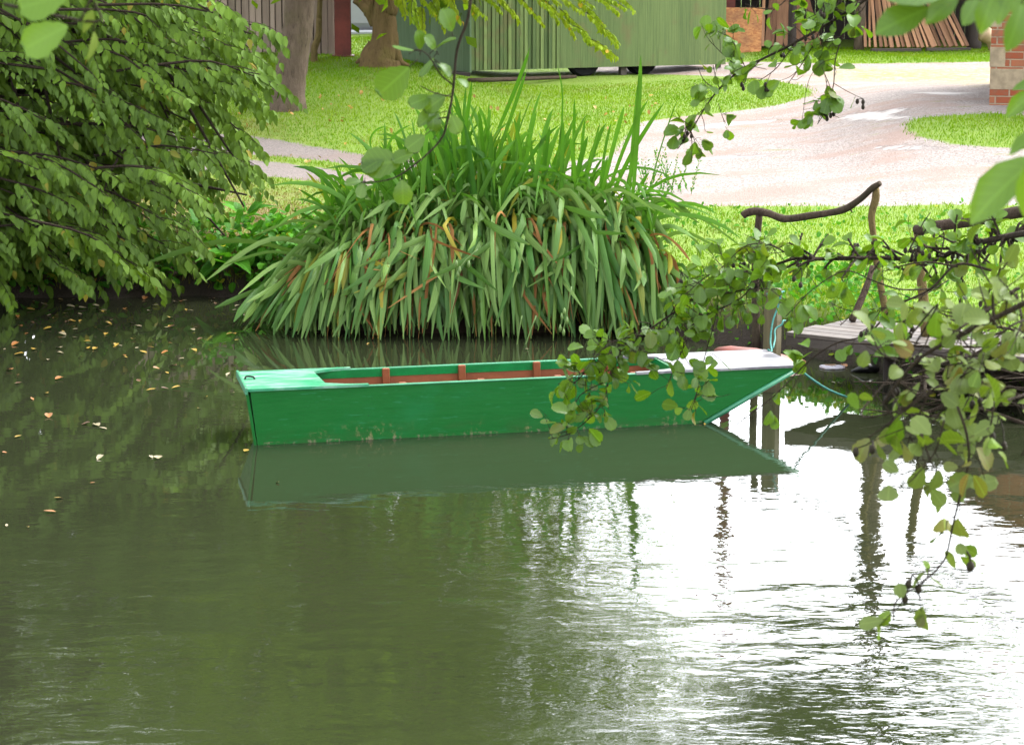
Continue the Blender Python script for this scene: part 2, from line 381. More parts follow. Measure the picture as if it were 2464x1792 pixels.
# ------------------------------------------------------------------ ground sheet
def inpoly(x, y, P):
    P = np.asarray(P); n = len(P); inside = np.zeros(x.shape, bool); j = n - 1
    for i in range(n):
        xi, yi = P[i]; xj, yj = P[j]
        c = ((yi > y) != (yj > y)) & (x < (xj - xi) * (y - yi) / (yj - yi + 1e-12) + xi)
        inside ^= c; j = i
    return inside
def pdist(x, y, P):
    P = np.asarray(P); d = np.full(x.shape, 1e9)
    for i in range(len(P)):
        a = P[i]; b = P[(i + 1) % len(P)]; ab = b - a
        t = np.clip(((x - a[0]) * ab[0] + (y - a[1]) * ab[1]) / (ab @ ab + 1e-12), 0, 1)
        d = np.minimum(d, np.hypot(x - a[0] - t * ab[0], y - a[1] - t * ab[1]))
    return d
def gpoly(pts): return np.array([dong(*p)[:2] for p in pts])
DRIVE = gpoly([(2600, 455), (2267, 456), (2000, 456), (1800, 456), (1600, 457), (1480, 455), (1300, 448), (1000, 430), (790, 412), (640, 396), (540, 388), (300, 370), (0, 350), (-200, 340),
               (-200, 270), (300, 285), (540, 300), (620, 311), (700, 326), (800, 342), (1000, 362), (1200, 368), (1350, 345), (1420, 270), (1500, 259), (1600, 251), (1700, 237), (1790, 214), (1800, 204), (1775, 190), (1700, 178), (1600, 170), (1500, 166), (1300, 158),
               (1300, 146), (1610, 138), (1760, 140), (2190, 138), (2600, 138)])
ISLAND = gpoly([(2600, 262), (2280, 258), (2190, 251), (2100, 257), (2030, 263), (2006, 275), (2012, 290), (2050, 308), (2110, 320), (2180, 326), (2267, 330), (2600, 335)])
STRIP = gpoly([(480, 338), (600, 345), (700, 353), (800, 368), (900, 380), (1000, 395), (1000, 408), (900, 398), (780, 385), (700, 372), (600, 360), (480, 350)])
LEAFY = gpoly([(1840, 150), (2200, 150), (2400, 165), (2400, 190), (2190, 190), (2000, 182), (1850, 178)])
SHEEN_PATCHES = [gpoly(p) for p in ([(1850, 262), (1880, 252), (1960, 246), (2000, 238), (2010, 243), (1980, 254), (2060, 262), (1950, 268), (1870, 268)],
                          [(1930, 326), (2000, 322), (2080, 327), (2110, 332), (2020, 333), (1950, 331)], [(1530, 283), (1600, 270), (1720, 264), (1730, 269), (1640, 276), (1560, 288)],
                          [(1520, 354), (1600, 345), (1700, 343), (1700, 347), (1600, 352)], [(2120, 360), (2267, 354), (2400, 352), (2400, 358), (2267, 362)], [(1960, 208), (2060, 204), (2180, 206), (2100, 212)])]  # outlines of the pale sheen painted on the drive
def drive_mask(x, y):
    def sd(P, w): return np.clip(.5 + (2 * inpoly(x, y, P) - 1) * pdist(x, y, P) / w, 0, 1)
    m = sd(DRIVE, .5); m = np.minimum(m, 1 - sd(ISLAND, .5)); m = np.minimum(m, 1 - .8 * sd(STRIP, .3)); return m
def axis(*segs):
    out = []
    for a, b, s in segs: out += list(np.arange(a, b - 1e-6, s))
    return np.array(out + [segs[-1][1]])
gx = axis((-90, -20, 7), (-20, -8, 1.0), (-8, 9, .085), (9, 20, 1.0), (20, 90, 7)); gy = axis((-20, 2, 2), (2, 15, .8), (15, 44, .09), (44, 60, 1.2), (60, 160, 8))
XX, YY = np.meshgrid(gx, gy); ZZ = gz(XX, YY)
nx, ny = len(gx), len(gy)
idx = np.arange(nx * ny).reshape(ny, nx)
GF = np.stack([idx[:-1, :-1], idx[:-1, 1:], idx[1:, 1:], idx[1:, :-1]], -1).reshape(-1, 4)
dm = drive_mask(XX, YY); sheen_m = np.zeros_like(dm)
for P in SHEEN_PATCHES: sheen_m = np.maximum(sheen_m, np.clip(.5 + (2 * inpoly(XX, YY, P) - 1) * pdist(XX, YY, P) / .25, 0, 1))
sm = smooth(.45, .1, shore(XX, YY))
lm = np.clip(.5 + (2 * inpoly(XX, YY, LEAFY) - 1) * pdist(XX, YY, LEAFY) / 1.0, 0, 1)
def dry_at(x, y):
    s = shore(x, y)
    a = smooth(5.0, 1.5, s) * smooth(.1, -1.2, x) * .95 + smooth(1.0, .4, s) * smooth(3.2, 1.0, x) * .55 + .35 * smooth(-1.5, -3.2, x) * smooth(33, 30, y)
    return np.clip(a, 0, 1)
V = np.stack([XX.ravel(), YY.ravel(), ZZ.ravel()], -1)
g = obj('ground', V, GF, M['ground'], None, np.stack([dm.ravel(), sheen_m.ravel(), sm.ravel()], -1)); tag(g, kind='structure')
ta = g.data.color_attributes.new('Tint', 'FLOAT_COLOR', 'POINT'); tc = np.ones((len(V), 4), np.float32)
tc[:, 0] = lm.ravel(); tc[:, 1] = dry_at(XX, YY).ravel(); tc[:, 2] = smooth(1.0, -1.5, XX).ravel(); ta.data.foreach_set('color', tc.ravel())

# water: one sheet in the basin
wx = np.linspace(-13, 9, 12); wy = np.linspace(1, 24, 12); WX, WY = np.meshgrid(wx, wy)
wi = np.arange(144).reshape(12, 12); wf = np.stack([wi[:-1, :-1], wi[:-1, 1:], wi[1:, 1:], wi[1:, :-1]], -1).reshape(-1, 4)
w = obj('pond_water', np.stack([WX.ravel(), WY.ravel(), 0 * WX.ravel()], -1), wf, M['water']); tag(w, kind='structure')

# ------------------------------------------------------------------ grass (stuff)
def grass(n, xr, yr, hgt, wid, minshore=.06, maxdm=.5, name='grass', longer=None):
    x = R.uniform(*xr, n); u = R.rand(n); y = yr[0] + (yr[1] - yr[0]) * u ** 1.35
    keep = (np.abs(x) < .205 * y * 1.35 + .6) & (shore(x, y) > minshore)
    x, y = x[keep], y[keep]; d = drive_mask(x, y)
    keep = d + R.uniform(-.22, .22, len(x)) < maxdm; x, y = x[keep], y[keep]; n = len(x)
    s = shore(x, y); h = hgt * R.uniform(.45, 1.25, n) * (1 + 1.3 * smooth(1.6, .3, s))
    if longer is not None: h = h * longer(x, y)
    a = R.uniform(0, 2 * pi, n); w_ = wid * R.uniform(.7, 1.4, n) * (y / 25) ** .5
    lean = R.uniform(.1, .75, n) * h; la = R.uniform(0, 2 * pi, n)
    z = gz(x, y) - .004
    b0 = np.stack([x - w_ * np.cos(a), y - w_ * np.sin(a), z], -1); b1 = np.stack([x + w_ * np.cos(a), y + w_ * np.sin(a), z], -1)
    tp = np.stack([x + lean * np.cos(la), y + lean * np.sin(la), z + h], -1)
    V = np.stack([b0, b1, tp], 1).reshape(-1, 3); Fc = np.arange(3 * n).reshape(-1, 3)
    worn = np.clip(np.sin(x * 3.1 + 2 * np.sin(y * 1.3)) * np.sin(y * 2.2 + 1.7 * np.sin(x * 1.9)) - .2, 0, 1)
    pat = .5 + .3 * np.sin(x * 2.3 + 1.3 * np.sin(y * .9)) * np.sin(y * 1.1 + x) + R.uniform(-.35, .35, n)
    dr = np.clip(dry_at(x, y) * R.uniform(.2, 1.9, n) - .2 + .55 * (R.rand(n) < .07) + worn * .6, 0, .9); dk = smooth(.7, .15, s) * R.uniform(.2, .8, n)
    col = np.repeat(np.stack([np.clip(pat, 0, 1), dr, dk], -1), 3, 0)
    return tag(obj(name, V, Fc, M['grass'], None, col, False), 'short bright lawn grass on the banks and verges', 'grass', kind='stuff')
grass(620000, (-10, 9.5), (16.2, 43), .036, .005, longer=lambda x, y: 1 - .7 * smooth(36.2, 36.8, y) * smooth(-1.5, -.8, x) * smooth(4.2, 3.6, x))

# ------------------------------------------------------------------ leaf meshes
def template(st, fold=.18, curl=.12):
    """st: (u, v) stations; two quads rows about a midrib"""
    T = []; 
    for u, v in st:
        T += [[u, -v, fold * v - curl * u * u], [u, 0, -curl * u * u], [u, v, fold * v - curl * u * u]]
    Fc = []
    for i in range(len(st) - 1):
        a = i * 3; Fc += [[a, a + 1, a + 4, a + 3], [a + 1, a + 2, a + 5, a + 4]]
    return np.array(T, float), np.array(Fc)
T_CHERRY = template([(0, .02), (.2, .21), (.45, .275), (.76, .16), (1, .01)], .22, .22)
T_ALDER = template([(0, .03), (.12, .17), (.22, .22), (.34, .33), (.44, .33), (.58, .41), (.68, .385), (.8, .36), (.9, .24), (.98, .16), (.95, .03)], .22, .2)
T_DOCK = template([(-.35, .02), (-.02, .02), (.04, .2), (.3, .24), (.65, .17), (1, .01)], .3, .35)
T_CROWN = (np.array([[0, 0, 0], [.5, -.32, .06], [1, 0, -.05], [.5, .32, .06]], float), np.array([[0, 1, 2, 3]]))
def unit(a): return a / (np.linalg.norm(a, axis=-1, keepdims=True) + 1e-9)
def leaf_mesh(name, P, D, N, size, mat, tmpl, parent=None, yellow=.05, width=1.0, tint=None):
    P, D, N = np.asarray(P, float), unit(np.asarray(D, float)), np.asarray(N, float); n = len(P); size = np.broadcast_to(size, (n,))
    Y = unit(np.cross(N, D)); Z = np.cross(D, Y); T, Fc = tmpl
    zz_ = R.uniform(-.4, 2.6, n)[:, None, None]
    V = P[:, None] + size[:, None, None] * (T[None, :, 0:1] * D[:, None] + width * T[None, :, 1:2] * Y[:, None] + zz_ * T[None, :, 2:3] * Z[:, None])
    k = len(T); FF = (Fc[None] + (np.arange(n) * k)[:, None, None]).reshape(-1, Fc.shape[1])
    t = R.rand(n) if tint is None else np.clip(tint + R.uniform(-.3, .3, n), 0, 1)
    y = np.where(R.rand(n) < yellow, R.uniform(.88, 1, n), R.uniform(0, .8, n))
    col = np.concatenate([np.repeat(np.stack([t, y], -1), k, 0), np.tile(np.stack([np.abs(T[:, 1]) / np.abs(T[:, 1]).max(), T[:, 0]], -1), (n, 1))], -1)
    return obj(name, V.reshape(-1, 3), FF, mat, parent, col)

class Foliage:
    def __init__(s): s.P = []; s.D = []; s.N = []; s.S = []; s.T = []; s.tw = MB(); s.tn = .5
    def leaf(s, p, d, n, size): s.P.append(p); s.D.append(d); s.N.append(n); s.S.append(size); s.T.append(s.tn)
    def build(s, parent, mat, tmpl, yellow=.05, name='foliage', stem='twigs_mesh', smat=None, tint=None):
        leaf_mesh(name, s.P, s.D, s.N, np.array(s.S), mat, tmpl, parent, yellow, tint=np.array(s.T) if tint is None else tint)
        if s.tw.n: s.tw.build(stem, smat or M['twig'], parent, smooth_=True)
def spray(fo, base, d, L, size, gap, droop=.5, r=.006, hang=.7, tn=None):
    """one arching shoot with two ranks of hanging leaves"""
    fo.tn = R.uniform(.05, .95) ** 1.2 if tn is None else tn; d = unit(np.asarray(d, float)); n = max(3, int(L / gap)); p = np.array(base, float); side = unit(np.cross(d, [0, 0, 1.0])); pts = [p.copy()]
    for i in range(n):
        d = unit(d + np.array([0, 0, -droop * gap / L * 1.6]) + R.normal(0, .03, 3)); p = p + d * gap; pts.append(p.copy())
        for sg in ((-1, 1) if i % 2 else (1,)):
            ld = unit(d * .55 + side * sg * R.uniform(.25, .75) + np.array([0, 0, -hang * R.uniform(.5, 1.3)]) + R.normal(0, .12, 3))
            nn = unit(np.array([0, 0, .8]) + d * .25 + side * sg * .35 + np.array([0, -.75, 0]) + R.normal(0, .4, 3))
            fo.leaf(p + ld * .012, ld, nn, size * R.uniform(.65, 1.15) * (1 - .35 * i / n))
    fo.tw.tube(pts[::2] if len(pts) > 5 else pts, np.linspace(r, r * .3, len(pts[::2] if len(pts) > 5 else pts)), 4, res=1, cap=False)

# ------------------------------------------------------------------ the leafy tree overhanging the left bank
tree = empty('overhanging_tree', (-5.1, 22.9, gz(-5.1, 22.9)), 'dense leafy tree drooping over the dark water on the left bank', 'tree')
POLY = np.array([(-30, -10), (440, -10), (530, 10), (600, 50), (612, 130), (590, 205), (560, 240), (550, 300), (560, 365), (490, 395), (450, 430), (420, 470), (455, 520), (430, 575), (405, 615), (320, 632), (270, 610), (215, 648), (160, 610), (100, 630), (30, 680), (-60, 690), (-300, 620), (-420, 400), (-420, 150), (-330, -10)], float)
fo = Foliage()
def inp(x, y): return inpoly(np.array([x]), np.array([y]), POLY)[0]
nb_ = 0
while nb_ < 225:                                  # boughs: layered fans of shoots
    x, y = R.uniform(-420, 600), R.uniform(-20, 690)
    if not inp(x, y): continue
    nb_ += 1
    tip = dat(x, y, R.uniform(20.1, 22.4) - .4 * (x / 600) + .6 * (1 - y / 650)); d = unit(np.array([R.normal(.85, .3) - (1.7 if x < -150 else 0), R.normal(-.3, .35), R.normal(-.12, .16)])); Lb = R.uniform(.8, 1.5)
    tip[2] = max(tip[2], .14 + R.uniform(0, .12))
    st = tip - d * Lb + [0, 0, .12]; side_ = unit(np.cross(d, [0, 0, 1.0])); tn = R.rand()
    fo.tw.tube([st, (st + tip) / 2 + [0, 0, .09], tip], [.013, .009, .004], 5, res=3, cap=False)
    for q in np.linspace(.25, 1.0, int(R.randint(6, 9))):
        p = st + (tip - st) * q + [0, 0, .09 * (1 - (2 * q - 1) ** 2)]; sg = R.choice([-1, 1]); L = R.uniform(.3, .65) * (1.15 - .4 * q)
        dd = d * R.uniform(.6, 1) + side_ * sg * R.uniform(.2, .9) * (1.1 - q) + [0, 0, R.uniform(-.25, .15)]
        spray(fo, p, dd, L, R.uniform(.1, .15), R.uniform(.045, .06), R.uniform(.3, .8), .004, R.uniform(.4, .9), tn + R.uniform(-.15, .15))
cnt = 0
while cnt < 300:                                 # inner and rear shoots
    x, y = R.uniform(-30, 650), R.uniform(-20, 660)
    if not inp(x, y): continue
    b = dat(x, y, R.uniform(22.0, 24.2)) + [-.3, 0, 0]; b[2] = max(b[2], .3); cnt += 1
    spray(fo, b, np.array([R.normal(.5, .5), R.normal(-.2, .5), R.normal(-.05, .3)]), R.uniform(.4, .9), R.uniform(.11, .16), R.uniform(.05, .065), R.uniform(.3, .8), .005, R.uniform(.4, .9))
fo.build(tree, M['cherry_leaf'], T_CHERRY, .025, 'foliage', 'twigs')
mb = MB()
tb = np.array([-5.1, 22.9, gz(-5.1, 22.9) - .1])
mb.tube([tb, tb + [.1, -.1, 1.2], tb + [.25, -.1, 2.6], tb + [.2, 0, 5], tb + [.5, .1, 8]], [.26, .2, .17, .13, .04], 9, wob=.06)
limbs = MB()
for i in range(26):
    z0 = R.uniform(.3, 4.2); a = tb + [.2, -.1, z0]; e = dat(R.uniform(60, 560), R.uniform(40, 560), R.uniform(20.8, 22.6)); m = (a + e) / 2 + [0, 0, R.uniform(.2, .6)]
    limbs.tube([a, m, e], [R.uniform(.03, .06), .025, .008], 6)
mb.build('trunk', M['twig'], tree, smooth_=True); limbs.build('limbs', M['twig'], tree, smooth_=True)
# crown above the picture: seen in the water
def crown(parent, cen, rad, n, size, mat, name='crown', clumps=60, low=None, tint=None):
    cs = unit(R.normal(0, 1, (clumps, 3))) * (R.rand(clumps, 1) ** .4) * np.array(rad) + np.array(cen)
    k = R.randint(0, clumps, n); P = cs[k] + R.normal(0, 1, (n, 3)) * np.array(rad) * .16
    if low is not None: P = P[P[:, 2] > low]
    n = len(P); D = R.normal(0, 1, (n, 3)) + [0, 0, -.6]; N = R.normal(0, .7, (n, 3)) + [0, 0, 1]
    return leaf_mesh(name, P, D, N, size * R.uniform(.6, 1.3, n), mat, T_CROWN, parent, .05, tint=tint)
crown(tree, (-4.6, 22.4, 5.8), (3.6, 2.4, 3.0), 10500, .15, M['crown_leaf'], clumps=90, low=3.3)

# ------------------------------------------------------------------ trees beyond the track
def trunk_mesh(parent, pts, rad, mat, extra=(), name='trunk', n=14, wob=.05):
    m = MB(); m.tube(pts, rad, n, res=4, wob=wob)
    for p, r in extra: m.tube(p, r, 8, res=4, wob=.06)
    return m.build(name, mat, parent, smooth_=True)
b = ong(692, 264); Yt = b[1]
gt = empty('grey_tree', b, 'tree with a stout straight grey trunk leaning slightly right beside the track', 'tree')
tp = at(721, 0, Yt)
trunk_mesh(gt, [b - [0, 0, .2], b + [.0, 0, .12], at(697, 200, Yt), at(708, 120, Yt), tp, tp + (tp - b) * [.6, 1, 1] + [0, 0, 1], tp + [.3, 0, 5], tp + [.3, .2, 8]], [.29, .235, .2, .195, .185, .17, .1, .04], M['grey_bark'],
           [([tp + [0, 0, 1.5], tp + [-1.2, .3, 3], tp + [-2.4, .2, 4.6]], [.1, .07, .02]), ([tp + [.1, 0, 2], tp + [1.2, -.4, 3.4], tp + [2.2, -.6, 5]], [.09, .06, .02])])
crown(gt, tp + [0, 0, 4.0], (3.6, 3.0, 3.2), 9000, .2, M['crown_leaf'], clumps=70)
b = ong(757, 150)
sp = empty('sapling', b, 'thin bare young tree stem between grey trunk and plank wall', 'tree')
tp = at(770, 0, b[1])
trunk_mesh(sp, [b - [0, 0, .1], at(756, 120, b[1]), at(766, 88, b[1]), at(768, 40, b[1]), tp, tp + [.15, .1, 2.4]], [.06, .05, .05, .042, .04, .01], M['post_bark'], n=8)
crown(sp, tp + [.2, .1, 2.2], (.7, .7, .9), 700, .13, M['crown_leaf'], clumps=16)
Yb = 36.5; b = at(915, 147, Yb)
bt = empty('brown_tree', b, 'old brown tree with flared base in front of white van', 'tree')
tp = at(930, 0, Yb)
trunk_mesh(bt, [b - [0, 0, .15], at(913, 138, Yb), at(924, 112, Yb), at(926, 75, Yb), at(923, 35, Yb), tp, tp + [.15, 0, 1.2], tp + [.5, .1, 4], tp + [.6, .1, 8]], [.33, .27, .21, .185, .18, .19, .17, .11, .03], M['brown_bark'],
           [([at(905, 60, Yb), at(890, 28, Yb), at(868, 8, Yb), at(850, 2, Yb)], [.09, .1, .07, .035]), ([at(895, 30, Yb), at(886, -20, Yb), at(870, -100, Yb), at(800, -300, Yb)], [.09, .09, .08, .04]),
            ([at(945, 120, Yb), at(962, 150, Yb), at(985, 158, Yb)], [.12, .06, .02]), ([at(903, 110, Yb), at(884, 136, Yb), at(856, 152, Yb)], [.12, .07, .02]),
            ([tp + [.2, 0, 1.5], tp + [1.4, -.5, 2.2], tp + [2.8, -1, 2.0]], [.1, .07, .02]), ([tp + [.2, 0, 2.5], tp + [1.8, -.3, 3.6], tp + [3, -.5, 5]], [.1, .06, .02])])
crown(bt, tp + [.2, 0, 5.6], (3.8, 3.2, 4.6), 24000, .22, M['crown_leaf'], clumps=170)
fo = Foliage()
for (x0, y0, x1, y1) in [(1180, -20, 1262, 40), (1230, -30, 1300, 58), (1290, -20, 1345, 40), (1310, 0, 1385, 72), (1345, 20, 1412, 80), (1330, -20, 1400, 30), (1390, 0, 1450, 62), (1410, 30, 1492, 98), (1440, 60, 1495, 105), (1380, 62, 1425, 96),
                         (1405, 88, 1455, 122), (1425, 95, 1483, 138), (1430, 100, 1475, 130), (1400, -30, 1480, 25), (1430, -20, 1500, 22), (1260, -30, 1330, 20), (1140, -30, 1210, 20), (1100, -30, 1150, 40), (1040, -30, 1075, 60), (985, -20, 1010, 70), (960, -20, 975, 40), (1000, -20, 1045, 30),
                         (1060, -20, 1100, 25), (1015, 10, 1020, 85), (1120, 0, 1160, 46), (1300, -30, 1340, 10), (1460, -30, 1530, 10), (940, -30, 960, 20), (1350, -30, 1420, 5), (990, -10, 1000, 50), (1035, 0, 1060, 50), (1080, -20, 1110, 52)]:
    Y = R.uniform(35.0, 36.3); a, e = at(x0, y0, Y), at(x1, y1, Y - .3); d = e - a
    spray(fo, a, d + [0, 0, .1], np.linalg.norm(d) * 1.05, .115, .028, .25, .005, .6)
fo.build(bt, M['lime_leaf'], T_CHERRY, .03, 'low_sprays', 'low_twigs')
# tall tree behind the shed
b3 = np.array([7.0, 48.0, gz(7.0, 48.0)])
ft = empty('tall_tree', b3, 'tall airy tree rising behind the open timber shed', 'tree')
trunk_mesh(ft, [b3, b3 + [.1, 0, 4], b3 + [.1, 0, 9], b3 + [0, 0, 13]], [.3, .24, .15, .04], M['grey_bark'])
crown(ft, b3 + [-.4, 0, 11.0], (4.2, 2.5, 2.3), 6500, .3, M['crown_leaf'], clumps=34)
b4 = np.array([-8.5, 40.0, gz(-8.5, 40.0)])
ft2 = empty('dark_tree', b4, 'broad dark green tree beyond the plank wall at far left', 'tree')
trunk_mesh(ft2, [b4, b4 + [.1, 0, 3], b4 + [.1, 0, 7], b4 + [0, 0, 11]], [.34, .26, .15, .04], M['grey_bark'])
crown(ft2, b4 + [.4, 0, 7.0], (4.4, 3, 4.4), 9000, .26, M['crown_leaf'], clumps=70)

# ------------------------------------------------------------------ plank wall, red posts, van
def frame2(a, b):
    u = np.array([b[0] - a[0], b[1] - a[1], 0]); L = np.linalg.norm(u); u /= L; return u, np.array([-u[1], u[0], 0]), np.array([0, 0, 1.0]), L
a = np.array([-7.6, 39.6, 0]); e = np.array([at(806, 140, 38.4)[0] + .04, 38.5, 0]); u, v, zz, L = frame2(a, e)
fw = empty('plank_wall', (a + e) / 2 + [0, 0, gz(-4.5, 39.2)], 'weathered grey vertical plank wall behind the trees on the left', 'wall')
mb = MB(); s = 0; bk = MB()
while s < L - .05:
    wd = R.uniform(.075, .12); c = a + u * (s + wd / 2) + v * R.uniform(-.008, .008)
    mb.box(c + [0, 0, gz(c[0], c[1]) + 2.2], (wd - .008, .022, 4.6), [u, v, zz], R.rand()); s += wd + R.uniform(.002, .012)
mb.build('boards', M['fence_wood'], fw)
c = (a + e) / 2 + v * .05; bk.box(c + [0, 0, gz(-4.5, 39.2) + 1.0], (L, .04, .12), [u, v, zz]).box(c + [0, 0, gz(-4.5, 39.2) + 2.1], (L, .04, .12), [u, v, zz]); bk.box(c + v * .07 + [0, 0, gz(-4.5, 39.2) + 2.2], (L, .03, 4.5), [u, v, zz], .0)
bk.build('backing', M['dark_wood'], fw)
def stanchion(px, py, Y, wpx, top, label):
    c = at(px, py, Y); c[2] = gz(c[0], c[1]); w_ = wpx / F * Y
    o = empty('steel_stanchion', c, label, 'post')
    m = MB(); zc = (top) / 2 - .1
    m.box(c + [0, -w_ * .45, zc], (w_, .016, top + .2)).box(c + [0, w_ * .45, zc], (w_, .016, top + .2)).box(c + [0, 0, zc], (.014, w_ * .9 - .02, top + .2)); m.build('column', M['red_steel'], o)
    m = MB(); m.box(c + [0, 0, .012], (w_ * 1.4, w_ * 1.4, .02)); m.build('base_plate', M['red_steel'], o); return o
stanchion(826, 140, 38.2, 37, 6.0, 'dark red steel column at the end of the plank wall')
stanchion(1756, 100, 43.0, 22, 7.2, 'dark red steel column behind the orange chipboard sheet')
# van
vy = 44.0; vb = at(960, 130, vy); vb[2] = gz(vb[0], vb[1]); vx0 = at(812, 100, vy)[0]; z1 = at(900, 90, vy)[2]; z2 = at(900, 73, vy)[2]; zb = at(900, 132, vy)[2]
van = empty('white_van', (vx0 + 2.3, vy + .9, vb[2]), 'pale silver white van parked behind the brown tree', 'van')
m = MB(); m.box((vx0 + 2.3, vy + .95, (z2 + z2 + 1.5) / 2), (4.6, 1.86, 1.5), bevel=.12); m.build('body', M['van_paint'], van)
m = MB(); m.box((vx0 + 2.3, vy + .93, (z1 + z2) / 2), (4.64, 1.96, z2 - z1), bevel=.03); m.build('bumper', M['van_white'], van)
m = MB(); m.box((vx0 + 2.3, vy + .95, (zb + z1) / 2 - .02), (4.5, 1.8, z1 - zb - .004), bevel=.03)
m.box((vx0 + .36, vy + .049, (zb + z1) / 2), (.012, .012, z1 - zb - .03), col=0).box((vx0 + .62, vy + .049, (zb + z1) / 2), (.008, .01, z1 - zb - .03)); m.build('skirt', M['van_grey'], van)
m = MB(); m.box((vx0 + .07, vy - .055, z1 + .02), (.09, .03, .1), bevel=.01); m.build('marker_lamp', M['orange_lamp'], van)
m = MB(); m.box((vx0 + 3.5, vy + .015, z2 + .95), (1.1, .03, .55), bevel=.02); m.build('window', M['rubber'], van)
def wheel(parent, c, r, w_, ax='y', axes=None):
    m = MB(); m.lathe([(r * .58, -w_ / 2), (r * .9, -w_ / 2), (r, -w_ * .32), (r, w_ * .32), (r * .9, w_ / 2), (r * .58, w_ / 2)], c, ax, 28, axes=axes); t = m.build('wheel', M['rubber'], parent, smooth_=False)
    m = MB(); m.lathe([(r * .12, -w_ * .42), (r * .2, -w_ * .4), (r * .5, -w_ * .3), (r * .59, -w_ * .46), (r * .59, w_ * .4), (r * .2, w_ * .42)], np.asarray(c), ax, 24, axes=axes)
    rim = m.build('rim', M['hub'], parent); rim.parent = t; return t
for q in (.9, 3.7): wheel(van, (vx0 + q, vy + .16, vb[2] + .3), .3, .2)

# ------------------------------------------------------------------ green wagon
A = at(960, 176, 36.6); B = at(1133, 172, 37.0); E = at(1745, 158, 38.8); zb = 1.215
a2 = np.array([B[0], B[1], 0]); e2 = np.array([E[0], E[1], 0]); u, v, zz, L = frame2(a2, e2)
wg = empty('timber_wagon', (a2 + e2) / 2 + v * .9 + [0, 0, gz(1.3, 38)], 'long green timber clad wagon standing on small wheels across the lawn', 'wagon')
def along(px): 
    d = ray(px, 165); t = ((a2 - O)[:2] @ v[:2]) / (d[:2] @ v[:2]); p = O + d * t; return float((p - a2)[:2] @ u[:2])
s1 = along(1347); hz = 2.5
m = MB(); s = 0.0
nb = 22; wd = s1 / nb
for i in range(nb):
    c = a2 + u * (i + .5) * wd + v * (.0 if i % 2 else .012) + [0, 0, zb + hz / 2]; m.box(c, (wd - .012, .03, hz), [u, v, zz], R.choice([.15, .35, .6, .95]))
m.build('board_cladding', M['green_clad'], wg)
m = MB(); c = a2 + u * (s1 / 2) + v * .06 + [0, 0, zb + hz / 2]; m.box(c, (s1, .04, hz), [u, v, zz], .0); m.build('backing', M['dark_wood'], wg)
m = MB(); s = s1
while s < L - .02:
    wd = min(R.uniform(.28, .34), L - s); c = a2 + u * (s + wd / 2) + v * .004 + [0, 0, zb + hz / 2 + .004]; m.box(c, (wd - .002, .03, hz), [u, v, zz], R.uniform(.3, .6)); s += wd
m.build('smooth_cladding', M['green_clad'], wg)
m = MB(); s = 0.0; aL = a2 - v * .02; LL = 1.95; ue, ve, _z, _l = frame2(a2, a2 + np.array([-1.25, 1.5, 0]))
while s < LL:
    wd = R.uniform(.16, .22); c = aL + ue * (s + wd / 2 + .012) + [0, 0, zb - .03 + hz / 2]; m.box(c, (wd - .003, .04, hz), [ue, ve, zz], R.uniform(.1, .8)); s += wd
m.build('end_cladding', M['green_dark_clad'], wg)
m = MB(); c = a2 + u * (L / 2 + .1) + v * .6 + [0, 0, zb + hz / 2 + .02]; m.box(c, (L - .26, 1.0, hz - .06), [u, v, zz], .3); m.build('body', M['green_dark_clad'], wg)
m = MB(); c = a2 + u * (L / 2 - .4) + v * .6 + [0, 0, zb + hz + .05]; m.box(c, (L + 1.2, 1.4, .08), [u, v, zz], .3); m.build('roof', M['dark_wood'], wg)
m = MB(); m.box(a2 + u * L * .5 + v * .6 + [0, 0, zb + .03], (L - .3, .12, .1), [u, v, zz]); m.box(a2 + u * (L - .05) + v * .02 + [0, 0, zb + hz / 2], (.05, .036, hz), [u, v, zz]); m.build('chassis', M['dark_wood'], wg)
for px, off in ((1411, .12), (1560, .25)):
    c = a2 + u * along(px) + v * off; c[2] = gz(c[0], c[1]) + .262; wheel(wg, c, .275, .16, axes=[u, v, zz])
for px, wz in ((1507, .1), (1737, .06)):
    m = MB(); c = a2 + u * along(px) + v * .12; z0 = gz(c[0], c[1]); m.box(c + [0, 0, (zb + z0) / 2 - .03], (wz, .08, zb - z0 + .1), [u, v, zz], .6); m.build('leg', M['deck'], wg)
p0, p1 = ong(1128, 199), ong(1385, 188); m = MB(); m.tube([p0 + [0, 0, .03], (p0 + p1) / 2 + [0, 0, .02], p1 + [0, 0, .02]], [.035, .03, .025], 8)
tag(m.build('fallen_pole', M['rail_bark'], smooth_=True), 'dark pole lying on the grass below the green wagon', 'pole')
m = MB(); c = a2 - u * .35 + v * .1; m.box(c + [0, 0, zb - .1], (.55, .5, .16), [u, v, zz], .1); m.build('step_box', M['dark_wood'], wg)

# ------------------------------------------------------------------ open shed with leaning timber
ys_ = 42.4
zg = float(gz(5.5, ys_))
shed = empty('open_shed', (6.2, 44.0, zg), 'dark open fronted shed behind the stacked timber', 'shed')
x0, x1 = 3.75, 9.5
m = MB(); s = x0
while s < x1:
    wd = R.uniform(.14, .2); m.box((s + wd / 2, 45.2, zg + 1.3), (wd - .006, .03, 2.8), col=R.uniform(0, .5)); s += wd
m.build('back_boards', M['dark_wood'], shed)
m = MB(); m.box(((x0 + x1) / 2, 43.9, zg + 2.72), (x1 - x0 + .4, 3.4, .06)); m.build('roof', M['dark_wood'], shed)
m = MB(); m.box((x1, 43.9, zg + 1.3), (.04, 2.8, 2.8)); m.build('side_boards', M['dark_wood'], shed); m = MB(); m.box((x0, 44.2, zg + 1.3), (.04, 2.0, 2.8)); m.build('side_boards', M['dark_wood'], shed)
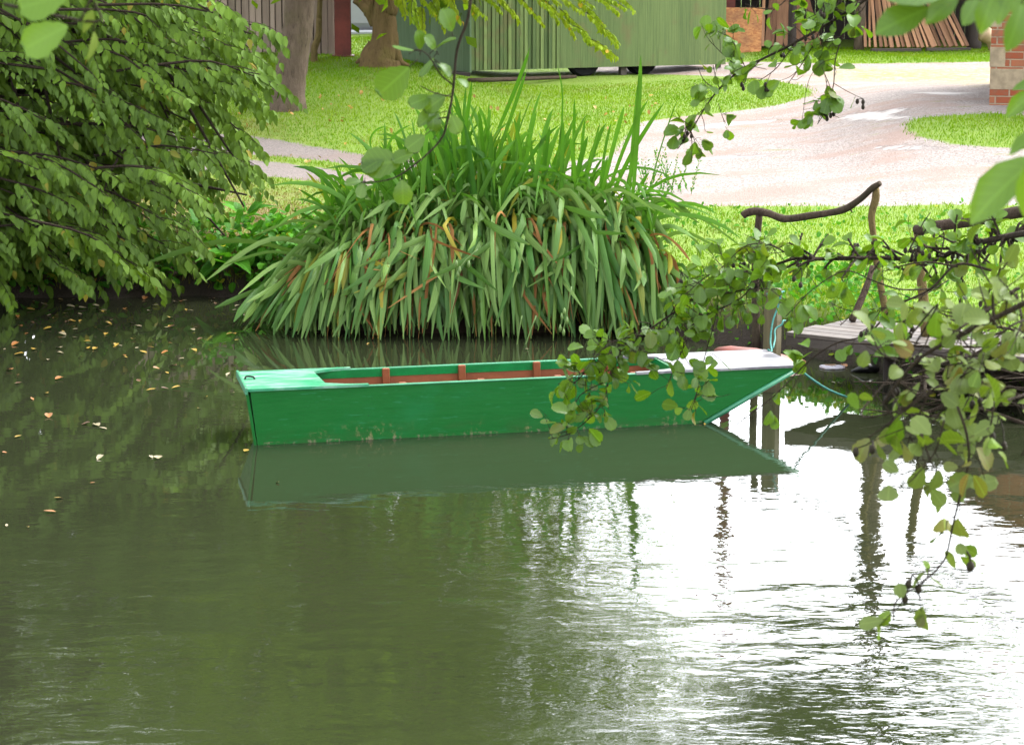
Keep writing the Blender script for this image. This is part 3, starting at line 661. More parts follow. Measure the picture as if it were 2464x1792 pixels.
for px, r, lean in ((2064, .085, .03), (2342, .12, .02), (1905, .07, 0)):
    c = at(px, 139, 42.3); c[2] = gz(c[0], c[1]); m = MB(); m.tube([c - [0, 0, .1], c + [lean, 0, .5], c + [lean * .6, .02, 1.4], c + [0, .02, 2.75]], [r * 1.05, r, r * .95, r * .9], 10, wob=.05)
    m.build('post', M['dark_wood'] if px != 2064 else M['grey_bark'], shed, smooth_=True)
def lean_plank(px, py, topx, w_, th, tone, label, Y=42.15, hgt=2.3, mat='plank'):
    b_ = at(px, py, Y); b_[2] = gz(b_[0], b_[1]) + .06; t_ = at(topx, 0, Y + .35)
    d = unit(t_ - b_); sx = unit(np.cross(d, [0, 1.0, 0])); ny_ = np.cross(sx, d); L_ = hgt
    m = MB(); m.box([0, 0, L_ / 2], (w_, th, L_), None, tone, .004)
    me_o = m.build('timber_plank', M[mat]); me_o.location = b_
    from mathutils import Matrix
    me_o.matrix_world = Matrix(((sx[0], ny_[0], d[0], b_[0]), (sx[1], ny_[1], d[1], b_[1]), (sx[2], ny_[2], d[2], b_[2]), (0, 0, 0, 1)))
    return tag(me_o, label, 'plank', 'planks leaning against the shed')
PL = [(2082, 132, 2078, .05, .4, 'narrow dull brown plank beside the grey shed post'), (2092, 132, 2092, .035, 1.0, 'thin cream coloured batten in the leaning timber'), (2106, 133, 2098, .05, .6, 'pale short batten near the left end of leaning timber'), (2120, 134, 2108, .06, .2, 'mottled log edged plank near the left end of leaning timber'),
      (2132, 134, 2114, .05, .85, 'bright orange brown batten third from the left end'), (2146, 134, 2126, .07, .5, 'mid brown plank left of the pale pair'), (2162, 134, 2136, .06, .65, 'light brown plank leaning left of centre'), (2174, 133, 2146, .06, .35, 'dull reddish plank leaning left of centre'),
      (2187, 133, 2154, .07, .75, 'pale tan plank at the middle of leaning timber'), (2199, 131, 2160, .05, .25, 'dark narrow plank at the middle of leaning timber'), (2209, 130, 2172, .05, .8, 'orange tan batten right of the middle plank'), (2220, 129, 2180, .06, .45, 'brown plank just left of the grey batten'),
      (2232, 129, 2190, .035, 1.0, 'slim light grey batten in the leaning timber'), (2248, 129, 2200, .1, .7, 'widest pale plank leaning in the timber stack'), (2262, 128, 2214, .06, .15, 'dark red plank right of the widest plank'), (2275, 128, 2228, .05, .05, 'very dark plank with a knot right of the widest plank'), (2290, 128, 2240, .1, .35, 'broad grey brown plank near the right end'),
      (2302, 127, 2254, .05, .2, 'dull narrow plank near the right end of timber'), (2318, 128, 2262, .05, .85, 'light grey batten near the right end of timber'), (2328, 128, 2276, .06, .1, 'last dark plank before the black shed post'),
      (2140, 131, 2150, .06, .1, 'dark plank hidden behind the pale pair'), (2240, 128, 2168, .06, .3, 'brown plank half hidden behind the grey batten')]
for i, (px, py, tx, w_, tn, lb) in enumerate(PL): lean_plank(px, py, tx, w_, .03, tn, lb, 42.1 + (.25 if i >= 20 else R.uniform(-.05, .08)))
for i, (px, tx, w_, tn, lb) in enumerate([(1850, 1862, .16, .1, 'broad dark board at left inside the shed'), (1880, 1884, .2, .35, 'pinkish broad board leaning inside the shed'), (1925, 1905, .14, .15, 'dark leaning board in the shed middle'), (1945, 1922, .2, .3, 'wide brown board leaning in the shed middle'), (1968, 1940, .12, .12, 'narrow dark board before the black shed gap'), (1835, 1838, .05, .9, 'thin pale batten at the chipboard sheet edge')]):
    lean_plank(px, 131, tx, w_, .03, tn, lb, 42.7, 2.4)
for (xa, ya, xb, yb, lb) in [(2095, 141, 2215, 135, 'flat board lying before the leaning timber at left'), (2228, 136, 2335, 134, 'flat board lying before the leaning timber at right')]:
    p, q = at(xa, ya, 41.9), at(xb, yb, 41.95); p[2] = gz(*p[:2]) + .03; q[2] = gz(*q[:2]) + .03; u_, v_, z_, l_ = frame2(p, q); m = MB(); m.box((p + q) / 2, (l_, .12, .05), [u_, v_, z_], .45, .004); tag(m.build('timber_plank', M['deck']), lb, 'plank', 'boards lying by the shed')
p, q = at(1746, 130, 42.1), at(1834, 130, 42.1); t0_ = at(1790, 19, 42.3); p[2] = q[2] = gz(*p[:2]) + .02
m = MB(); wv = (q - p)[0]; hh = t0_[2] - p[2]
m.add([p + [0, 0, 0], q + [-.02, 0, 0], p + [.0, .25, hh], q + [.02, .25, hh], p + [0, .02, 0], q + [-.02, .02, 0], p + [0, .27, hh], q + [.02, .27, hh]], [[0, 1, 3, 2], [5, 4, 6, 7], [0, 4, 5, 1], [2, 3, 7, 6], [0, 2, 6, 4], [1, 5, 7, 3]])
tag(m.build('chipboard_sheet', M['osb']), 'orange chipboard sheet leaning beside the green wagon end', 'board')
p = at(2390, 95, 41.6); m = MB(); m.tube([at(2358, 80, 41.6), at(2372, 84, 41.6), at(2386, 100, 41.6), at(2392, 135, 41.6)], [.12, .14, .1, .06], 9, wob=.15)
tag(m.build('pale_log', M['straw_wood'], smooth_=True), 'pale sawn log propped between black shed post and brick wall', 'log')

# ------------------------------------------------------------------ brick building at right edge
yb_ = 29.0; bx0 = at(2379, 285, yb_)[0]; bz = float(gz(bx0 + .5, yb_)) - .25
bb = empty('brick_building', (bx0 + 2, yb_ + 1.5, bz), 'old red brick building corner with pale stone quoins at right edge', 'building')
V = []; top0, top1 = bz + 2.4, bz + 4.6
bax = [[cos(.24), -sin(.24), 0], [sin(.24), cos(.24), 0], [0, 0, 1]]; bu, bv = np.array(bax[0]), np.array(bax[1])
bcor = np.array([bx0, yb_, 0])
for y in (0, 3.2):
    for x, t in ((0, top0), (4, top1)):
        p = bcor + bu * x + bv * y; V += [[p[0], p[1], bz], [p[0], p[1], t]]
obj('wall', V, [[0, 2, 3, 1], [4, 5, 7, 6], [0, 1, 5, 4], [2, 6, 7, 3], [1, 3, 7, 5], [0, 4, 6, 2]], M['brick'], bb, np.tile([.5, 0, 0], (8, 1)), False)
m = MB(); sl = math.atan2(top1 - top0, 4.0); m.box(bcor + bu * 1.85 + bv * 1.6 + [0, 0, (top0 + top1) / 2], (5.0, 3.7, .07), [bu * cos(sl) + np.array([0, 0, sin(sl)]), bv, -bu * sin(sl) + np.array([0, 0, cos(sl)])]); m.build('roof', M['red_paint'], bb)
for (x0_, x1_, ya, yb2) in [(2381, 2420, 113, 162), (2381, 2466, 165, 216), (2381, 2412, 30, 66)]:
    p = at(x0_, yb2, yb_); q = at(x1_, ya, yb_); m = MB(); m.box(bcor + bu * ((p[0] + q[0]) / 2 - bx0) + bv * .1 + [0, 0, (p[2] + q[2]) / 2], (q[0] - p[0], .206, q[2] - p[2]), bax, bevel=.006); m.build('quoin_block', M['pale_stone'], bb)

# ------------------------------------------------------------------ the punt
A = onz(623, 1071, 0); B = onz(1696, 1018, 0); ang = math.atan2(B[1] - A[1], B[0] - A[0])
punt = empty('punt', A, 'long green flat bottomed punt with red brown inside floating mid pond', 'boat', rz=ang)
ZG = .350; WD = .64; s0, s1_, sb = -.065, 3.60, 2.955; SUB = -.07
def side(y, th, sg):   # hull side plank: outer face at y
    y2 = y + sg * th
    pr = [(s0 + .014, ZG), (0.0, SUB), (sb - .15, SUB), (sb, 0.0), (s1_ - .012, ZG)]
    V = [(a_, y, z_) for a_, z_ in pr] + [(a_, y2, z_) for a_, z_ in pr]; n = 5
    Fc = [[0, 1, 2, 3, 4], [9, 8, 7, 6, 5]] + [[i, (i + 1) % n + n, 0, 0][:0] or [i, i + n, (i + 1) % n + n, (i + 1) % n] for i in range(n)]
    return V, Fc
def hull_flare(V): 
    V = np.array(V, float); mid = WD / 2; k = (ZG - V[:, 2]) * .3; V[:, 1] = mid + (V[:, 1] - mid) * (1 - k) - .03; V[:, 0] += np.clip((1.2 - V[:, 0]) / 1.2, 0, 1.2) * (V[:, 1] / WD) * (.035 + .25 * np.clip(ZG - V[:, 2], 0, 1)); return V
m = MB()
for y, sg in ((0, 1), (WD, -1)):
    V, Fc = side(y, .018, sg); m.add(hull_flare(V), Fc)
Vb = hull_flare([(0, .018, SUB), (0, WD - .018, SUB), (sb - .15, .018, SUB), (sb - .15, WD - .018, SUB), (0, .018, SUB + .02), (0, WD - .018, SUB + .02), (sb - .15, .018, SUB + .02), (sb - .15, WD - .018, SUB + .02)])
m.add(Vb, [[0, 1, 3, 2], [4, 6, 7, 5], [0, 4, 5, 1], [2, 3, 7, 6], [0, 2, 6, 4], [1, 5, 7, 3]])
m.build('hull', M['hull'], punt, True)
def slab(m, a, b, th, y0=.0, y1=WD):   # transom slab between (s,z) a and b
    d = np.array([b[0] - a[0], b[1] - a[1]]); nrm = np.array([-d[1], d[0]]); nrm = nrm / np.linalg.norm(nrm) * th
    V = [(p[0] + q * nrm[0], y, p[1] + q * nrm[1]) for q in (0, 1) for y in (y0, y1) for p in (a, b)]
    m.add(hull_flare(V), [[0, 1, 3, 2], [4, 6, 7, 5], [0, 4, 5, 1], [2, 3, 7, 6], [0, 2, 6, 4], [1, 5, 7, 3]])
m = MB(); slab(m, (s0, ZG + .004), (-.004, SUB), -.018); m.build('transom', M['hull'], punt, True)
m = MB(); slab(m, (sb - .14, SUB), (s1_, ZG), .0181); m.build('bow_board', M['hull'], punt, True)
# strip down the raked bow edge
m = MB()
for y0_, y1_ in ((.0, -.036), (WD - .06, WD - .024)):
    m = MB(); m.tube([(sb + .0, y0_, .0), (sb + .32, (y0_ + y1_) / 2, ZG * .5), (s1_ + .005, y1_, ZG + .002)], [.017, .017, .015], 8, res=1); m.build('bow_strip', M['rim'], punt, True, True)
# decks (cut-out with curved knees)
def knee_deck(name, mat, edge, tip, out, z):
    q = [(out, 0 - .042), (out + (.035 if out < 1 else 0), WD - .018)]
    k = []
    sgn = 1 if tip > edge else -1; n = 8
    for i in range(n + 1):
        t = i / n; k.append((edge + (tip - edge) * t, .085 * (1 - t) ** 2.2 + .022))
    lo = [(a_, b_) for a_, b_ in k][::-1]           # from tip to edge on near side
    hi = [(a_, WD - b_) for a_, b_ in k]
    lo = [(a_, b_ - .03) for a_, b_ in lo]; hi = [(a_, b_ - .03) for a_, b_ in hi]; poly = [q[0]] + [(tip, -.042)] + lo + hi + [(tip, WD - .018)] + [q[1]]
    n_ = len(poly); V = [(a_, b_, z) for a_, b_ in poly] + [(a_, b_, z - .016) for a_, b_ in poly]
    if out > edge: Fc = [list(range(n_))[::-1], list(range(n_, 2 * n_))]
    else: Fc = [list(range(n_)), list(range(n_, 2 * n_))[::-1]]
    Fc += [[i, i + n_, (i + 1) % n_ + n_, (i + 1) % n_] for i in range(n_)]
    m = MB(); m.add(V, Fc); o = m.build(name, mat, punt, True)
    bm_fix(o); return o
import bmesh
def bm_fix(o):
    bm = bmesh.new(); bm.from_mesh(o.data); bmesh.ops.triangulate(bm, faces=[f for f in bm.faces if len(f.verts) > 4]); bmesh.ops.recalc_face_normals(bm, faces=bm.faces); bm.to_mesh(o.data); bm.free()
knee_deck('stern_deck', M['stern_deck'], .44, .70, s0 - .004, ZG + .018)
knee_deck('bow_deck', M['bow_deck'], 2.78, 2.47, s1_ - .004, ZG + .018)
bm_fix([c for c in punt.children if c.name.startswith('hull')][0])
m = MB(); m.box((s0 + .004, WD / 2 - .03, ZG + .004), (.016, WD + .03, .045), [[.9985, -.0545, 0][:3], [.0545, .9985, 0], [0, 0, 1]], bevel=.003); m.build('stern_rail', M['rim'], punt, True)
m = MB(); m.tube([(s0 + .03, WD * .5, ZG + .02), (s0 + .04, WD * .52, ZG + .034), (s0 + .08, WD * .5, ZG + .032), (s0 + .09, WD * .48, ZG + .02)], .006, 6); m.build('shackle', M['rubber'], punt, True, True)
m = MB()
for y in (-.021, WD - .039): m.box(((.5 + 2.78) / 2, y, ZG + .004), (2.3, .034, .008), bevel=.002)
m.build('gunwale', M['rim'], punt, True)
m = MB()
for y in (-.004, WD - .056): m.box((1.64, y, ZG - .024), (2.4, .014, .048))
m.build('inwale', M['inwale'], punt, True)
m = MB()
for y, sg in ((.0195, 1), (WD - .0195, -1)):
    V = hull_flare([(.4, y, SUB + .03), (2.9, y, SUB + .03), (2.9, y, ZG - .048), (.4, y, ZG - .048), (.4, y + sg * .004, SUB + .03), (2.9, y + sg * .004, SUB + .03), (2.9, y + sg * .004, ZG - .048), (.4, y + sg * .004, ZG - .048)])
    m.add(V, [[0, 1, 2, 3], [7, 6, 5, 4], [0, 4, 5, 1], [1, 5, 6, 2], [2, 6, 7, 3], [3, 7, 4, 0]])
m.box((1.65, WD / 2, SUB + .03), (2.5, WD - .06, .012)); m.box((.5, WD / 2, .13), (.012, WD - .07, .33)); m.box((2.79, WD / 2, .13), (.012, WD - .07, .33))
m.build('lining', M['inside'], punt, True)
for i, px in enumerate((916, 1086, 1254, 1425)):
    s_ = .93 + .513 * i
    for y, zl in ((WD - .078, -.02), (.022, .18)):
        m = MB(); m.box((s_, y, (zl + ZG) / 2 + .012), (.046, .03, ZG - zl - .006), bevel=.003); m.build('rib', M['inside'], punt, True)
m = MB(); m.box((2.77, WD / 2, ZG - .03), (.02, WD - .08, .08)); m.build('deck_beam', M['inwale'], punt, True)
# ------------------------------------------------------------------ red hull under the jetty
u, v, zz, L = frame2(np.array([1.42, 18.3, 0]), np.array([2.3, 18.02, 0]))
rb = empty('red_dinghy', (1.42, 18.3, 0), 'faded red upturned dinghy floating behind the mooring post', 'boat')
m = MB(); secs = [(-.0, .02, .13), (.06, .09, .15), (.25, .2, .165), (.6, .27, .155), (.95, .28, .12), (1.3, .26, .08)]; V = []; n = 9
for s_, hw, ht in secs:
    for k in range(n):
        t = pi * k / (n - 1); V.append(np.array([1.52, 18.5, 0]) + u * s_ * .52 + v * (.55 * hw * cos(t)) + zz * (ht * sin(t) ** .7 - .03))
Fc = [[i * n + k, i * n + k + 1, i * n + n + k + 1, i * n + n + k] for i in range(len(secs) - 1) for k in range(n - 1)] + [list(range(n))[::-1], [(len(secs) - 1) * n + k for k in range(n)]]
m.add(V, Fc); m.build('hull', M['red_paint'], rb, smooth_=True)

# ------------------------------------------------------------------ jetty, rails, mooring post
F0 = np.array([1.938, 17.434, 0]); F1 = np.array([2.565, 16.974, 0]); u, v, zz, L = frame2(F0, F1)
jt = empty('jetty', F0 + u * .9 + v * .4, 'low brown boarded jetty reaching over the water at right', 'jetty')
JW = .86; JL = 1.9; m = MB(); nb = 6; bw = JW / nb
for i in range(nb):
    c = F0 + u * (JL / 2 + (.0 if i < 3 else .05)) + v * (bw * (i + .5)) + [0, 0, .385]; m.box(c, (JL, bw - .012, .03), [u, v, zz], R.uniform(.2, .9), .003)
m.build('deck_boards', M['deck'], jt)
m = MB(); m.box(F0 + u * (JL / 2 + .003) + v * .016 + [0, 0, .338], (JL, .035, .06), [u, v, zz], .15); m.box(F0 + u * (JL / 2) + v * (JW - .03) + [0, 0, .338], (JL, .035, .06), [u, v, zz], .2); m.box(F0 + u * .024 + v * JW / 2 + [0, 0, .336], (.03, JW - .1, .055), [u, v, zz], .3); m.build('beam', M['deck'], jt)
for q, w_ in ((.45, .72), (1.5, .2), (1.5, .7)):
    m = MB(); c = F0 + u * q + v * w_; m.tube([c + [0, 0, -.8], c + [0, 0, .35]], [.045, .045], 9); m.build('pile', M['dark_wood'], jt, smooth_=True)
hr = empty('rustic_handrail', at(2000, 520, 18.5), 'crooked branch handrail on forked posts at the back of jetty', 'handrail')
m = MB(); m.tube([at(1787, 520, 19.0), at(1798, 512, 19.0), at(1822, 508, 18.95), at(1850, 514, 18.85), at(1880, 525, 18.8), at(1905, 526, 18.75), at(1950, 519, 18.65), at(2003, 511, 18.5), at(2040, 500, 18.4), at(2075, 475, 18.25), at(2100, 452, 18.1), at(2118, 441, 18.05)], [.028, .03, .029, .03, .031, .028, .028, .026, .026, .024, .023, .02], 10, wob=.08)
m.tube([at(2043, 500, 18.4), at(2051, 511, 18.4)], [.012, .004], 6); m.build('rail', M['rail_bark'], hr, smooth_=True)
c = at(1822, 730, 19.2); c[2] = gz(c[0], c[1]) - .1
m = MB(); m.tube([c, at(1818, 640, 19.1), at(1822, 575, 19.0), at(1828, 512, 18.95)], [.034, .03, .028, .027], 9, wob=.06); m.build('post', M['rail_bark'], hr, smooth_=True)
m = MB(); m.tube([at(2133, 766, 18.12), at(2128, 730, 18.12), at(2113, 656, 18.12), at(2103, 575, 18.12), at(2097, 520, 18.12), at(2107, 480, 18.12), at(2108, 452, 18.12)], [.03, .027, .025, .025, .026, .03, .024], 9, wob=.06); m.build('post', M['post_bark'], hr, smooth_=True)
m = MB(); m.tube([at(2050, 772, 17.9), at(2066, 735, 17.95), at(2085, 690, 18.0), at(2100, 640, 18.06)], [.025, .025, .024, .02], 8, wob=.06); m.build('brace', M['rail_bark'], hr, smooth_=True)
h2 = empty('pole_handrail', at(2300, 540, 16.9), 'thick dark pole handrail above a straight light brown post at right', 'handrail')
m = MB(); m.tube([at(2204, 554, 17.25), at(2260, 543, 17.1), at(2350, 530, 16.8), at(2440, 512, 16.5), at(2560, 496, 16.1)], [.038, .04, .04, .041, .04], 10, wob=.05); m.build('rail', M['rail_bark'], h2, smooth_=True)
m = MB(); m.tube([at(2229, 812, 17.25), at(2224, 740, 17.25), at(2217, 670, 17.25), at(2211, 610, 17.25), at(2209, 560, 17.25)], [.037, .036, .034, .031, .03], 10, wob=.04); m.build('post', M['post_bark'], h2, smooth_=True)
mp = np.array([onz(1856, 941, 0)[0], 17.3, 0]); mo = empty('mooring_post', mp, 'square weathered mooring post standing behind the punt bow', 'post')
ra = radians(28); axm = [[cos(ra), -sin(ra), 0], [sin(ra), cos(ra), 0], [0, 0, 1]]
m = MB(); m.box(mp + [0, 0, -.05], (.1, .1, 1.56), axm, .45, .006); m.build('shaft', M['mooring_wood'], mo)
m = MB(); m.tube([mp + [-.05, -.06, .70], mp + [.0, -.09, .71], mp + [.07, -.05, .715], at(1879.7, 705, 17.2), at(1873, 736, 17.19), at(1862, 765, 17.16), at(1856, 794, 17.12), at(1854, 825, 17.05), at(1857, 845, 16.85), onz(1848, 841, ZG + .03)], .0065, 7)
m.tube([mp + [.09, .02, .5], at(1884, 772, 17.22), at(1881, 781, 17.2), at(1868, 789, 17.18), at(1864, 799, 17.15), at(1865, 815, 17.1), at(1860, 838, 16.95)], .0065, 7)
tag(m.build('mooring_rope', M['rope'], smooth_=True), 'turquoise rope tied round the mooring post and hanging to the bow', 'rope')
m = MB(); pe = onz(2052, 962, .0); m.tube([at(1916, 882, 16.35), at(1948, 908, 16.45), at(1995, 938, 16.65), pe + [0, 0, .004], pe + [.12, .0, -.05], pe + [.5, .1, -.12]], .008, 7)
tag(m.build('bow_rope', M['rope'], smooth_=True), 'thin green rope slanting from the punt bow into the water', 'rope')
# floating bits
c = onz(2003, 885, 0); m = MB(); m.lathe([(.0, .008), (.07, .008), (.098, .012), (.1, .004), (.08, -.01)], c, 'z', 26); tag(m.build('floating_disc', M['disc'], smooth_=False), 'pale grey round disc floating below the jetty', 'disc')
c = onz(2080, 896, 0); m = MB(); m.tube([c + [-.1, 0, .01], c + [-.05, 0, .02], c + [.02, 0, .035], c + [.1, .01, .02]], [.006, .02, .045, .02], 8); tag(m.build('driftwood', M['driftwood'], smooth_=True), 'small black pointed piece of driftwood beside the pale disc', 'driftwood')

# ------------------------------------------------------------------ iris clump
def ribbons(name, Pc, W, mat, parent, yellow=.05, tint=None, twist=.3, TIP=.25):
    """Pc: (n,K,3) centre lines; W: (n,) widths"""
    n, k, _ = Pc.shape; T = unit(np.gradient(Pc, axis=1)); view = np.array([0, 1.0, .15])
    side_ = unit(np.cross(T, view) + 1e-4); b_ = np.cross(side_, T)
    a_ = R.normal(0, twist, n)[:, None, None] + np.linspace(0, 1, k)[None, :, None] * R.normal(0, twist * 1.3, n)[:, None, None]
    sd = side_ * np.cos(a_) + b_ * np.sin(a_); nb_ = np.cross(T, sd)
    t = np.linspace(0, 1, k); prof = np.minimum(1, .75 + t) * np.clip((1 - t) / TIP, 0, 1) ** .5 + (.0 if TIP > .15 else .22)
    w_ = (W[:, None] * prof[None])[..., None]
    L_ = Pc - sd * w_ * .5; R_ = Pc + sd * w_ * .5; Mi = Pc + nb_ * w_ * .12
    V = np.stack([L_, Mi, R_], 2).reshape(-1, 3)
    base = np.arange(k - 1) * 3; q = np.concatenate([np.stack([base, base + 1, base + 4, base + 3], -1), np.stack([base + 1, base + 2, base + 5, base + 4], -1)])
    FF = (q[None] + (np.arange(n) * k * 3)[:, None, None]).reshape(-1, 4)
    tt = R.rand(n) if tint is None else np.clip(tint + R.uniform(-.35, .35, n), 0, 1)
    yy = np.where(R.rand(n) < yellow, R.uniform(.88, 1, n), R.uniform(0, .8, n))
    col = np.concatenate([np.repeat(np.stack([tt, yy], -1), k * 3, 0), np.tile(np.array([[0], [.5], [1]]), (n * k, 1)), np.ones((n * k * 3, 1))], -1)
    # browned tips
    tipc = np.tile(np.repeat((t > .93) * .9, 3), n) * np.repeat(R.rand(n) < .4, k * 3); col[:, 1] = np.maximum(col[:, 1], tipc)
    return obj(name, V, FF, mat, parent, col)
def bez(p0, p1, p2, p3, k):
    t = np.linspace(0, 1, k)[None, :, None]; return ((1 - t) ** 3) * p0[:, None] + 3 * t * (1 - t) ** 2 * p1[:, None] + 3 * t * t * (1 - t) * p2[:, None] + t ** 3 * p3[:, None]
iris = empty('iris_clump', (-.3, 20.6, .2), 'huge clump of drooping iris blades on the bank behind the punt', 'plant')
XR = [-2.2, -1.9, -1.6, -1.3, -1.0, -.6, -.2, .3, .7, 1.0, 1.25]; HR = [.22, .35, .52, .8, .98, 1.04, 1.08, 1.08, 1.04, .9, .55]
def drooping(n, dryness=False):
    x = R.uniform(-1.75, 1.2, n); cen = -.3
    y = 20.45 + R.uniform(-.35, .55, n) + .55 * ((x + .3) / 1.6) ** 2 * (x < -.3) * .6
    h = np.interp(x, XR, HR) * R.uniform(.62, 1.03, n) - (y - 20.45) * .0
    dx = (x - cen) * R.uniform(-.02, .2, n) + R.normal(0, .14, n)
    p0 = np.stack([x, y + .25, h * .45], -1)
    ap = np.stack([x + dx * .35, y - .12, h + .12], -1)
    yend = 19.6 + R.uniform(-.12, .45, n) + np.where(x < -1.2, (-1.2 - x) * .55, 0)
    sh_ = np.stack([x + dx * .8, yend + .12, h * .95], -1)
    ze = np.where(R.rand(n) < .62, R.uniform(-.03, .12, n), R.uniform(.1, .75, n) * h)
    sh_[:, 0] += R.normal(0, .06, n); p3 = np.stack([x + dx * 1.2 + R.normal(0, .07, n), yend, ze], -1)
    return bez(p0, ap, sh_, p3, 10)
def kink(P, frac):   # sharp folds in some blades
    n, k, _ = P.shape; sel = R.rand(n) < frac
    for i in np.where(sel)[0]:
        j = R.randint(3, 9); piv = P[i, j]; Q = P[i, j:] - piv; a_ = float(np.clip(R.normal(0, .6), -1.1, 1.1)) * (1 if abs(piv[0] + .3) < 1.0 else .3); c_, s_ = cos(a_), sin(a_)
        Q = np.stack([Q[:, 0] * c_ - Q[:, 2] * s_, Q[:, 1], Q[:, 0] * s_ + Q[:, 2] * c_], -1); P[i, j:] = piv + Q
    P[..., 2] = np.maximum(P[..., 2], -.04); return P
nd = 860
ribbons('drooping_blades', kink(drooping(nd), .5), R.uniform(.022, .05, nd), M['blade'], iris, .03, None, .35, .1)
nd = 190; P = drooping(nd); P[..., 1] += .03; P[..., 2] *= .98
ribbons('dead_blades', kink(P, .4), R.uniform(.012, .028, nd), M['dead_blade'], iris, .15, None, .5, .12)
# left skirt spreading over the water
n = 110; x = R.uniform(-1.85, -1.1, n); p0 = np.stack([x + .3, R.uniform(20.9, 21.5, n), R.uniform(.2, .5, n)], -1); p3 = np.stack([x - R.uniform(.0, .5, n), R.uniform(20.0, 20.7, n), R.uniform(-.03, .12, n)], -1)
pm_ = (p0 + p3) / 2 + np.stack([0 * x, 0 * x, R.uniform(.15, .45, n)], -1)
ribbons('skirt_blades', bez(p0, pm_, pm_, p3, 9), R.uniform(.018, .034, n), M['blade'], iris, .05, .35, .35, .1)
# shaggy top
n = 260; x = R.uniform(-1.6, 1.15, n); h = np.interp(x, XR, HR); y = 20.35 + R.uniform(-.1, .6, n)
a_ = np.stack([x, y, h * .85], -1); dxx = R.normal(0, .4, n); e_ = np.stack([x + dxx, y - R.uniform(.1, .5, n), h * R.uniform(.55, .95, n)], -1); m_ = np.stack([x + dxx * .5, y - .1, h + R.uniform(.02, .18, n)], -1)
ribbons('folded_blades', bez(a_, m_, m_, e_, 9), R.uniform(.02, .042, n), M['blade'], iris, .04, .8, .5, .1)
# upright blades
n = 400; x = np.clip(R.normal(-.3, .66, n), -1.35, 1.1); y = 20.25 + R.uniform(0, 1.1, n); h0 = np.interp(x, XR, HR) * R.uniform(.55, .85, n)
lean = R.normal(0, .13, n) + (x + .3) * .08; Lh = R.uniform(.35, .95, n) * (1 - .25 * np.abs(x + .3)); bend = (R.rand(n) < .3) * R.uniform(.1, .4, n) * np.sign(R.normal(0, 1, n))
p0 = np.stack([x, y, h0], -1); p1 = np.stack([x + lean * .3, y, h0 + Lh * .5], -1); p2 = np.stack([x + lean, y - .03, h0 + Lh * 1.0], -1); p3 = np.stack([x + lean * 1.5 + bend, y - .06, h0 + Lh * (1.15 - np.abs(bend) * .9)], -1)
ribbons('upright_blades', bez(p0, p1, p2, p3, 9), R.uniform(.022, .045, n), M['upright_blade'], iris, .04, None, .5)
n = 100; x = R.uniform(-1.4, 1.1, n); y = 20.35 + R.uniform(0, .5, n); h0 = np.interp(x, XR, HR) * .9; ln_ = np.clip(R.normal(0, .25, n), -.4, .4) + (x + .3) * .12; Lh = R.uniform(.2, .5, n)
p0 = np.stack([x, y, h0], -1); p1 = np.stack([x + ln_ * .3, y - .05, h0 + Lh * .7], -1); p2 = np.stack([x + ln_ * .9, y - .2, h0 + Lh], -1); p3 = np.stack([x + ln_ * 1.5, y - .4, h0 + Lh * R.uniform(-.3, .8, n)], -1)
ribbons('leaning_blades', bez(p0, p1, p2, p3, 9), R.uniform(.02, .038, n), M['upright_blade'], iris, .05, .7, .5)
tall = [[(1525, 450), (1532, 330), (1540, 220), (1542, 132)], [(1515, 455), (1522, 350), (1532, 250), (1541, 170)], [(1450, 460), (1470, 370), (1490, 300), (1502, 255)], [(1462, 470), (1490, 380), (1525, 290), (1560, 240)], [(1470, 480), (1500, 400), (1538, 330), (1600, 245)], [(1375, 470), (1380, 380), (1382, 300), (1382, 236)],
        [(1200, 310), (1225, 250), (1255, 185), (1275, 115)], [(1190, 400), (1215, 320), (1245, 240), (1268, 165)], [(1335, 420), (1350, 320), (1366, 230), (1340, 155)], [(1110, 400), (1118, 320), (1128, 250), (1136, 195)], [(1098, 470), (1096, 400), (1092, 320), (1085, 235)], [(1180, 460), (1160, 380), (1160, 300), (1150, 265)], [(1260, 470), (1258, 400), (1252, 330), (1235, 280)],
        [(790, 590), (800, 520), (785, 470), (770, 420)], [(800, 600), (802, 530), (798, 490), (800, 450)], [(782, 560), (760, 530), (735, 515), (700, 505)], [(1390, 500), (1385, 430), (1378, 370), (1374, 330)], [(1405, 480), (1410, 420), (1430, 350), (1445, 290)], [(930, 400), (925, 350), (940, 320), (990, 300)], [(895, 360), (880, 330), (905, 305), (930, 305)], [(1560, 470), (1580, 380), (1610, 290), (1630, 240)]]
Pt = np.array([bez(*[np.array([at(*q, 20.3 - .1 * j + .05 * i % .4)]) for j, q in enumerate(pp)], 10)[0] for i, pp in enumerate(tall)])
ribbons('tall_blades', Pt, np.array([.04, .034, .034, .03, .034, .026, .034, .03, .014, .03, .028, .028, .028, .036, .03, .02, .03, .022, .02, .016, .012]), M['upright_blade'], iris, .0, .45, .15)
